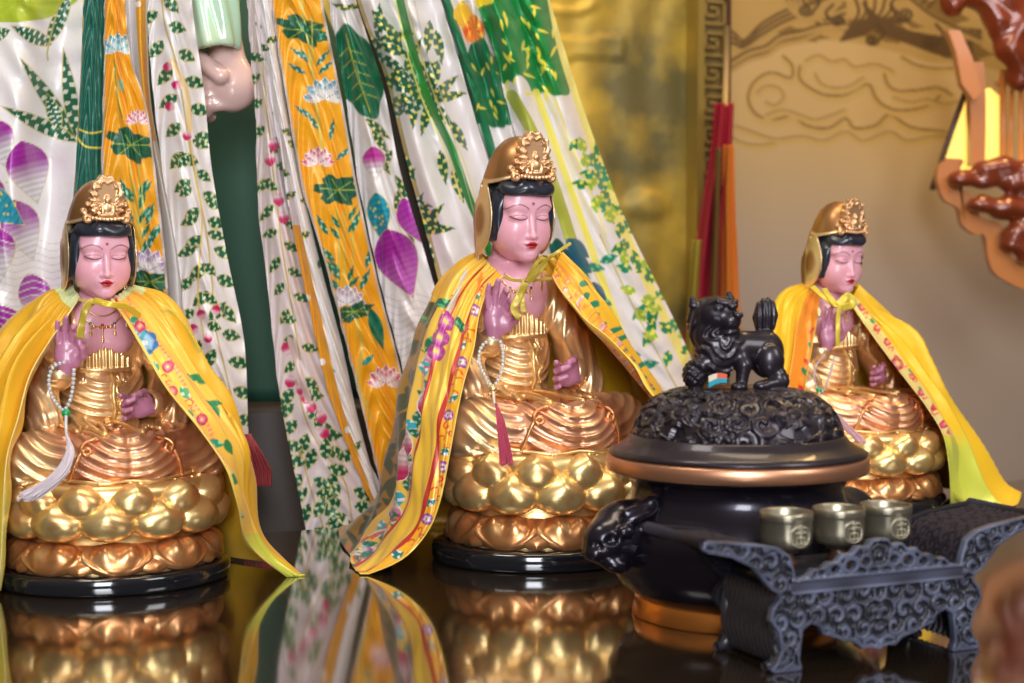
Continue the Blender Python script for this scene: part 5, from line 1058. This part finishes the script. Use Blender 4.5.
def f_beast(p):
    X, Y, Z = p; q = (X, Y, Z)
    f = ell(p, (6, 6, 0), (34, 26, 32)); f = smin(f, ell(p, (-20, -6, -2), (20, 18, 20)), 10)       # head, muzzle
    f = smin(f, cap(p, (30, 20, 0), (60, 30, -6), 30, 30), 12)                                      # neck into the pot
    f = smin(f, ell(p, (-34, -8, -10), (8, 12, 7)), 4); f = smin(f, ell(p, (-14, -14, -20), (14, 11, 8), (0, .3, 0)), 4)
    f = smin(f, ell(p, (8, -17, 22), (20, 9, 7), (0, -.35, 0)), 3); f = smin(f, ell(p, (-8, -22, 9), (9, 6, 6)), 2)
    f = smin(f, chain(p, [(-6, -16, 24), (18, -18, 32), (34, -10, 20), (36, -6, -2), (24, -14, -20)], [4, 5, 5, 4, 4], 3), 4)
    f = smax(f, -ell(p, (0, -24, -22), (8, 10, 7)), 2.5); f = smax(f, -ell(p, (14, -26, 8), (10, 5, 8)), 4); f = smax(f, -ell(p, (-34, -20, -2), (4, 4, 3)), 2)
    f = smax(f, -ell(p, (-22, -22, 2), (6, 4, 4)), 3); return smin(f, ell(p, (14, -19, 8), (6, 4, 5)), 2)
def place(name, fn, lo, hi, h, m, parent, at, scale, rz, **k):
    fl = Field(lo, hi, h); p = (fl.X+0*fl.Y+0*fl.Z, fl.Y+0*fl.X+0*fl.Z, fl.Z+0*fl.X+0*fl.Y); V, F = surf(fl, fn(p)); o = mesh_np(name, V*scale, F, m, parent, **k); o.location = at; o.rotation_euler = (0, 0, rz); return o
hm = place('beast_handle', f_beast, (-48, -46, -42), (76, 62, 46), 1.2, M['bronze_s'], ce, tuple(-E*.124+np.array([.006, 0, .078])), .00102, R(22))
h2 = hm.copy(); C.objects.link(h2); h2.location = tuple(E*.122+np.array([0, 0, .078])); h2.rotation_euler = (0, 0, R(204))
def f_lion(p):
    X, Y, Z = p
    f = ell(p, (31, 8, 35), (17.5, 18, 24)); f = smin(f, cap(p, (28, 6, 41), (-6, -2, 43), 19, 19), 8)
    m = ell(p, (-25, -5, 38), (21, 19, 30)); m = smin(m, ell(p, (-31, 2, 68), (22, 19, 27)), 8); m = smin(m, ell(p, (-12, -10, 44), (14, 14, 22)), 6); m = m-1.5*np.cos(np.hypot(X+18, Z-62)*.62+2*np.sin(np.arctan2(Z-62, X+18)*5))*np.cos(Y*.35)
    f = smin(f, m, 4)
    f = smin(f, ell(p, (-24, -8, 79), (21, 17, 17)), 4); f = smin(f, ell(p, (-13, -16, 72), (12, 13, 11), (0, -.2, .4)), 4)
    f = smin(f, ell(p, (-6, -27, 78), (5.5, 4, 4)), 2); f = smin(f, ell(p, (-12, -15, 61), (11, 10, 5), (0, -.2, .4)), 2)
    f = smin(f, ell(p, (-25, -22, 85), (5.5, 4, 4.4)), 1.5); f = smin(f, ell(p, (-11, -23, 87), (5.5, 4, 4.4)), 1.5); f = smin(f, chain(p, [(-36, -16, 87), (-26, -22, 92), (-17, -23, 90), (-7, -20, 92)], [2.5, 3.4, 3.2, 2.6], 1), 1)
    for c in ((-48, -2, 88), (-8, 6, 93)): f = smin(f, cap(p, c, (c[0]-1, c[1], c[2]+6), 5.5, 3), 3)
    for i in range(5): f = smin(f, ell(p, (-42+9*i, 2, 93-1.2*(i-2)**2), (6, 8, 4.5)), 2)
    f = smax(f, -cap(p, (-18, -34, 66), (4, -29, 69), 1.5), 1)
    leg = chain(p, [(-4, -8, 44), (2, -18, 26), (-1, -20, 5)], [12, 8, 6], 4); leg = smin(leg, ell(p, (-4, -24, 4.5), (9, 7, 5)), 2); f = smin(f, leg, 3)
    f = smin(f, chain(p, [(-30, -8, 32), (-40, -14, 26), (-46, -14, 28)], [10, 7, 5.5], 3), 3)
    f = smin(f, ell(p, (31, -13, 30), (14.5, 10, 18)), 3); f = smin(f, chain(p, [(40, -14, 16), (43, -15, 9), (26, -20, 6)], [8, 7, 6.5], 3), 2); f = smin(f, ell(p, (20, -22, 5), (9, 7, 5.5)), 2); f = smin(f, cap(p, (44, -12, 9), (49, -10, 14), 5, 2.5), 2)
    f = smin(f, cap(p, (32, 16, 52), (30, 14, 66), 8, 6), 4)
    t = ell(p, (31, 12, 75), (13.5, 9, 20), (0, .08, 0)); t = t+.75*np.cos((X-31)*1.05)*np.clip((Z-58)/8, 0, 1); f = smin(f, t, 2)
    b = ell(p, (-47, -8, 16), (12.5, 12, 15.5)); b = b-.9*np.cos(X*.9)*np.cos(Z*.9+Y*.7); f = smin(f, b, 1.5)
    return smin(f, rbox(p, (0, 0, -1), (53, 26, 3.5), 3), 2)
li = place('lion_finial', f_lion, (-66, -34, -6), (58, 34, 108), .85, M['bronze'], lid, (.0005, 0, .2055), .00088, R(4))
G = np.array([[(-.030+.0165*u, -.028-.0015*u, .2085+.0045*u+v*(.011-.003*u)+.002*math.sin(u*3)) for v in np.linspace(0, 1, 16)] for u in np.linspace(0, 1, 24)])
cc_ = np.array([[(.0, .30, .40) if v < .5 else ((.75, .60, .45) if u < .45 else (.70, .10, .03)) for v in np.linspace(0, 1, 16)] for u in np.linspace(0, 1, 24)])
pp = empty('paper_scrap', (CX, CY, 0), label='small folded red and turquoise scrap tucked at the lion\'s feet', cat='paper'); sheet('folded_paper', G, M['thread'], pp, cc_.reshape(-1, 3), thick=.0008)

# ---------------------------------------------------------------- cup stand
SC = np.array([.278, 1.318, 0.0]); cs = empty('cup_stand', tuple(SC), TH, label='small carved dark offering table with upswept ends and three cups on it, front right', cat='offering stand')
def poly_sd(x, z, pts):
    d = np.full(np.broadcast(x, z).shape, 1e9, np.float32); s = np.ones_like(d); n = len(pts)
    for i in range(n):
        ax, az = pts[i]; bx, bz = pts[i-1]; ex, ez = bx-ax, bz-az; wx, wz = x-ax, z-az; t = np.clip((wx*ex+wz*ez)/(ex*ex+ez*ez+1e-9), 0, 1)
        d = np.minimum(d, (wx-ex*t)**2+(wz-ez*t)**2); c1, c2, c3 = z >= az, z < bz, ex*wz > ez*wx; s = np.where((c1 & c2 & c3) | (~c1 & ~c2 & ~c3), -s, s)
    return s*np.sqrt(d)
half = [(0, 9), (8, 12), (16, 11), (24, 17), (36, 20), (46, 24), (54, 26), (58, 33), (66, 36), (73, 32), (75, 20), (76, 8), (74, 4), (74, 0), (100, 0), (103, 3), (98, 8), (93, 18), (96, 32), (104, 42), (102, 52), (95, 58), (96, 62), (103, 66), (121, 85), (139, 94), (161, 99), (166, 103), (163, 109), (144, 107), (114, 103), (96, 99), (86, 92), (82, 80), (80, 72)]
crest = [(70, 75), (64, 80), (56, 79), (50, 84), (42, 84), (36, 90), (28, 89), (22, 95), (12, 94), (8, 99), (0, 100)]
def outline(back=False): r = half+(crest if not back else [(0, 72)]); return r+[(-x, z) for x, z in r[::-1] if x > 0]
def panel(name, back, b):
    fl = Field((-172, -6, -3), (172, 6, 112), .9); x, y, z = fl.X, fl.Y, fl.Z; P2 = poly_sd(x[:, 0, :]+0*z[:, 0, :], z[:, 0, :]+0*x[:, 0, :], outline(back))[:, None, :]
    if not back:
        for hx, hz, hr in ((14, 82, 3.2), (28, 80, 4.0), (43, 78, 3.2), (56, 76.5, 2.0)):
            for sg in (-1, 1): P2 = np.maximum(P2, -(np.hypot((x-sg*hx)*.8, z-hz)-hr)[:, :, :].reshape(P2.shape[0], 1, -1))
    x2, z2 = (x+0*z)[:, 0, :], (z+0*x)[:, 0, :]; H = np.clip(np.tanh(2*scrolls(abs(x2)+.01*z2, z2, 17, 3))*1.0+.15*scrolls(abs(x2), z2, 7, 5), -1, 1.2)
    edge = np.clip((-P2[:, 0, :])/3.2, 0, 1.0); H = np.where(edge < .9, .9, H); rail = (z2 > 60) & (z2 < 73) & (abs(x2) < 84); H = np.where(rail, .4+.9*((z2 > 70) | (z2 < 62.5)), H); body = H[:, None, :]
    f = smax(P2+0*y, abs(y)-3.0-1.7*body*np.where(y < 0, 1, .3), 1.2); V, F = surf(fl, f)
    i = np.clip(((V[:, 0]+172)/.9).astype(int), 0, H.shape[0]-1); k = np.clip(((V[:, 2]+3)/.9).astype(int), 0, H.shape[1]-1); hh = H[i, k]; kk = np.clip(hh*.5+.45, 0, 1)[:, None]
    kk = (kk**1.5)*(np.where(V[:, 1] < 1, 1, .3)*(0 if back else 1))[:, None]; nz_ = (.75+.35*np.sin(V[:, 0]*.11+2)*np.sin(V[:, 2]*.13))[:, None]; col = np.array((.012, .011, .016))*(1-kk)+np.array((.115, .125, .19))*kk*nz_  # back panel painted near-black, standing in for shade
    o = mesh_np(name, V*.001, F, M['iron_shaded' if back else 'iron'], cs, col); o.location = (0, b, 0); return o
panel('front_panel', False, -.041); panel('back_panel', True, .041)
ir = M['iron']; DK = (.03, .026, .032)
def painted(mb_, name, c=DK, parent=cs, m=None, **k):
    o = mb_.build(name, m or M['iron'], parent, color=True, **k); return o
mb = MB(); mb.box((0, 0, .0655), (.172, .078, .009), col=DK); mb.box((0, 0, .073), (.158, .058, .005), col=(.02, .018, .02)); painted(mb, 'stand_top', smooth=False)
for sg in (-1, 1):
    A = cr([(sg*.080, .071), (sg*.092, .092), (sg*.112, .1005), (sg*.140, .1035), (sg*.163, .1075)], 60); W_ = np.linspace(-.040, .040, 90)
    G = np.stack([A[:, None, 0]+0*W_, W_[None]+0*A[:, :1], A[:, None, 1]+0*W_], -1); ss = np.arange(60)[:, None]*1.5+0*W_; ww = W_[None]*1000+0*ss
    Hh = scrolls(ss, ww, 11, 7); G[..., 2] += .0008*Hh*(np.abs(W_) < .036); k_ = np.clip(Hh*.4+.3, 0, 1)[..., None]; col = np.array((.010, .007, .010))*(1-k_)+np.array((.040, .032, .045))*k_
    if sg < 0: G = G[:, ::-1]; col = col[:, ::-1]
    sheet('upswept_end', G, M['iron_shaded'], cs, col.reshape(-1, 3), thick=-.004)
    mb = MB(); mb.tube([(sg*.164, -.044, .1065), (sg*.164, 0, .1065), (sg*.164, .044, .1065)], .0045, 14, col=(.03, .025, .035)); painted(mb, 'end_roll', m=M['iron_shaded'])
    # ribbed side apron
    nn = 120; b_ = np.linspace(-.040, .040, nn)[:, None]; zz_ = np.linspace(.064, .006, 70)[None]; bul = .085+.012*np.sin((zz_-.006)/.058*math.pi)+.004*np.cos((zz_-.006)/.058*2*math.pi)+.0013*np.cos(b_*1000*.9+3*np.sin(zz_*160)); G = np.stack([sg*(bul+0*b_), b_+0*zz_, zz_+0*b_], -1)
    if sg > 0: G = G[::-1]
    sheet('side_apron', G, M['iron'], cs, np.tile((.022, .018, .022), (G.shape[0]*G.shape[1], 1)), thick=.003)
    for bb in (-.036, .036):
        mb = MB(); mb.tube(cr([(sg*.088, bb, .060), (sg*.094, bb, .040), (sg*.090, bb, .018), (sg*.096, bb, .006), (sg*.104, bb, .004)], 30), np.linspace(.007, .004, 30), 10, col=DK); painted(mb, 'scroll_foot')
# ---------------------------------------------------------------- cups
def make_cup():
    root = empty('offering_cup', (0, 0, 0), cat='cup', group='offering cups in a row on the cup stand')
    lathe('cup_body', [(0, -.003), (.010, -.003), (.012, .000), (.0180, .0012), (.0203, .0045), (.0209, .010), (.0209, .0225), (.0213, .0232), (.0219, .0242), (.0220, .028), (.0216, .0300), (.0205, .0305), (.0198, .029), (.0194, .010), (.016, .005), (0, .0045)], M['pewter'], root, 72)
    lathe('cup_foot', [(0, -.0135), (.0095, -.0135), (.0095, -.011), (.006, -.007), (.0075, -.003), (0, -.003)], M['darkwood'], root, 40)
    mb = MB(); r = .0213
    def q(a, z): return np.array([r*math.sin(a), -r*math.cos(a), z])
    a = np.linspace(0, 2*math.pi, 33); mb.tube([q(.45*math.cos(t)+.25, .0125+.0085*math.sin(t)) for t in a], .0006, 6)
    for x0, z0, x1, z1 in ((-.20, .007, .20, .007), (-.24, .003, .24, .003), (0, .008, 0, -.001), (-.18, -.001, .18, -.001), (-.18, -.001, -.18, -.006), (.18, -.001, .18, -.006), (-.18, -.006, .18, -.006), (-.1, .0045, .1, .0045), (0, -.001, 0, -.006)):
        mb.tube([q(.25+x0+(x1-x0)*t, .0125+z0+(z1-z0)*t) for t in np.linspace(0, 1, 5)], .00055, 6)
    mb.build('embossed_emblem', mat('pale_rubbed_brass', (.62, .56, .42), .35, .8), root); return root
cup = make_cup()
for i, (a, lab) in enumerate(((-.0601, 'leftmost of the three aged brass cups on the carved stand'), (-.0085, 'middle one of the three aged brass cups on the carved stand'), (.0388, 'rightmost of the three aged brass cups on the carved stand'))):
    o = cup if i == 0 else copy_tree(cup); p_ = SC+E*a; o.location = (p_[0], p_[1], .0755+.0135); o.rotation_euler = (0, 0, R(10)); o['label'] = lab
# ---------------------------------------------------------------- prayer beads and tassels
def beads(label, path, r, y, col, knot, tail, tassel, tcol, cat='prayer beads', name='prayer_beads'):
    root = empty(name, (0, 0, 0), label=label, cat=cat); P = cr([tuple(WY(*q)) for q in path], 400); L = np.linalg.norm(np.diff(P, axis=0), axis=1).sum(); n = int(L/(2*r*.98)); P = cr(P[::8], n)
    mb = MB()
    for c in P: mb.ball(c, r, 8, col)
    mb.build('bead_string', M['bead'], root, color=True)
    k = WY(*knot); MB().ball(k, r*2.0, 14).build('knot_bead', M['jade'] if tcol != (.42, .01, .06) else M['gold2'], root)
    T = cr([tuple(WY(*q)) for q in tail], 40); mb = MB(); mb.tube(T, r*.75, 8, col); mb.build('tassel_cord', M['bead'], root, color=True)
    mb = MB(); rr = np.random.RandomState(2); T = [WY(*q) for q in tassel[0]]; w = tassel[1]
    for i in range(60):
        o = rr.uniform(-1, 1, 3)*[1, .5, .3]; A = [p+o*w*(j/(len(T)-1))**.8+rr.uniform(-1, 1, 3)*.0008 for j, p in enumerate(T)]; mb.tube(cr(A, 14), .0007, 5, np.array(tcol)*rr.uniform(.8, 1.15))
    mb.build('tassel', M['thread'], root, color=True); return root
beads('string of white beads with a long white tassel, on the left statue', [(64, 362, 1.545), (54, 366, 1.545), (49, 378, 1.542), (51, 394, 1.54), (58, 405, 1.537), (64, 410, 1.535), (70, 400, 1.535), (73, 385, 1.537), (74, 368, 1.54)], .0021, 0, (.62, .60, .58), (66, 413, 1.533), [(66, 414, 1.532), (66, 430, 1.52), (68, 442, 1.50)], ([(67, 436, 1.50), (70, 452, 1.485), (62, 472, 1.475), (46, 486, 1.468), (28, 498, 1.463)], .010), (.62, .52, .56))
beads('string of pearl beads with a crimson tassel, on the central statue', [(493, 338, 1.665), (482, 346, 1.665), (479, 360, 1.66), (484, 374, 1.655), (492, 386, 1.65), (498, 380, 1.652), (502, 368, 1.655), (503, 352, 1.66), (500, 340, 1.665)], .0021, 0, (.72, .66, .60), (493, 389, 1.648), [(493, 391, 1.647), (494, 400, 1.635), (495, 406, 1.62)], ([(496, 404, 1.60), (500, 420, 1.585), (504, 442, 1.575), (507, 464, 1.57)], .007), (.42, .01, .06))
beads('pink beads with green knot bead and mauve tassel, on the right statue', [(824, 356, 2.00), (817, 364, 2.0), (814, 376, 1.995), (817, 388, 1.99), (822, 392, 1.985), (828, 380, 1.99), (832, 366, 2.0), (834, 356, 2.0)], .0020, 0, (.62, .45, .42), (819, 390, 1.98), [(819, 392, 1.978), (820, 398, 1.965), (822, 404, 1.955)], ([(822, 402, 1.95), (832, 412, 1.94), (846, 426, 1.935), (862, 442, 1.93)], .006), (.60, .32, .36))
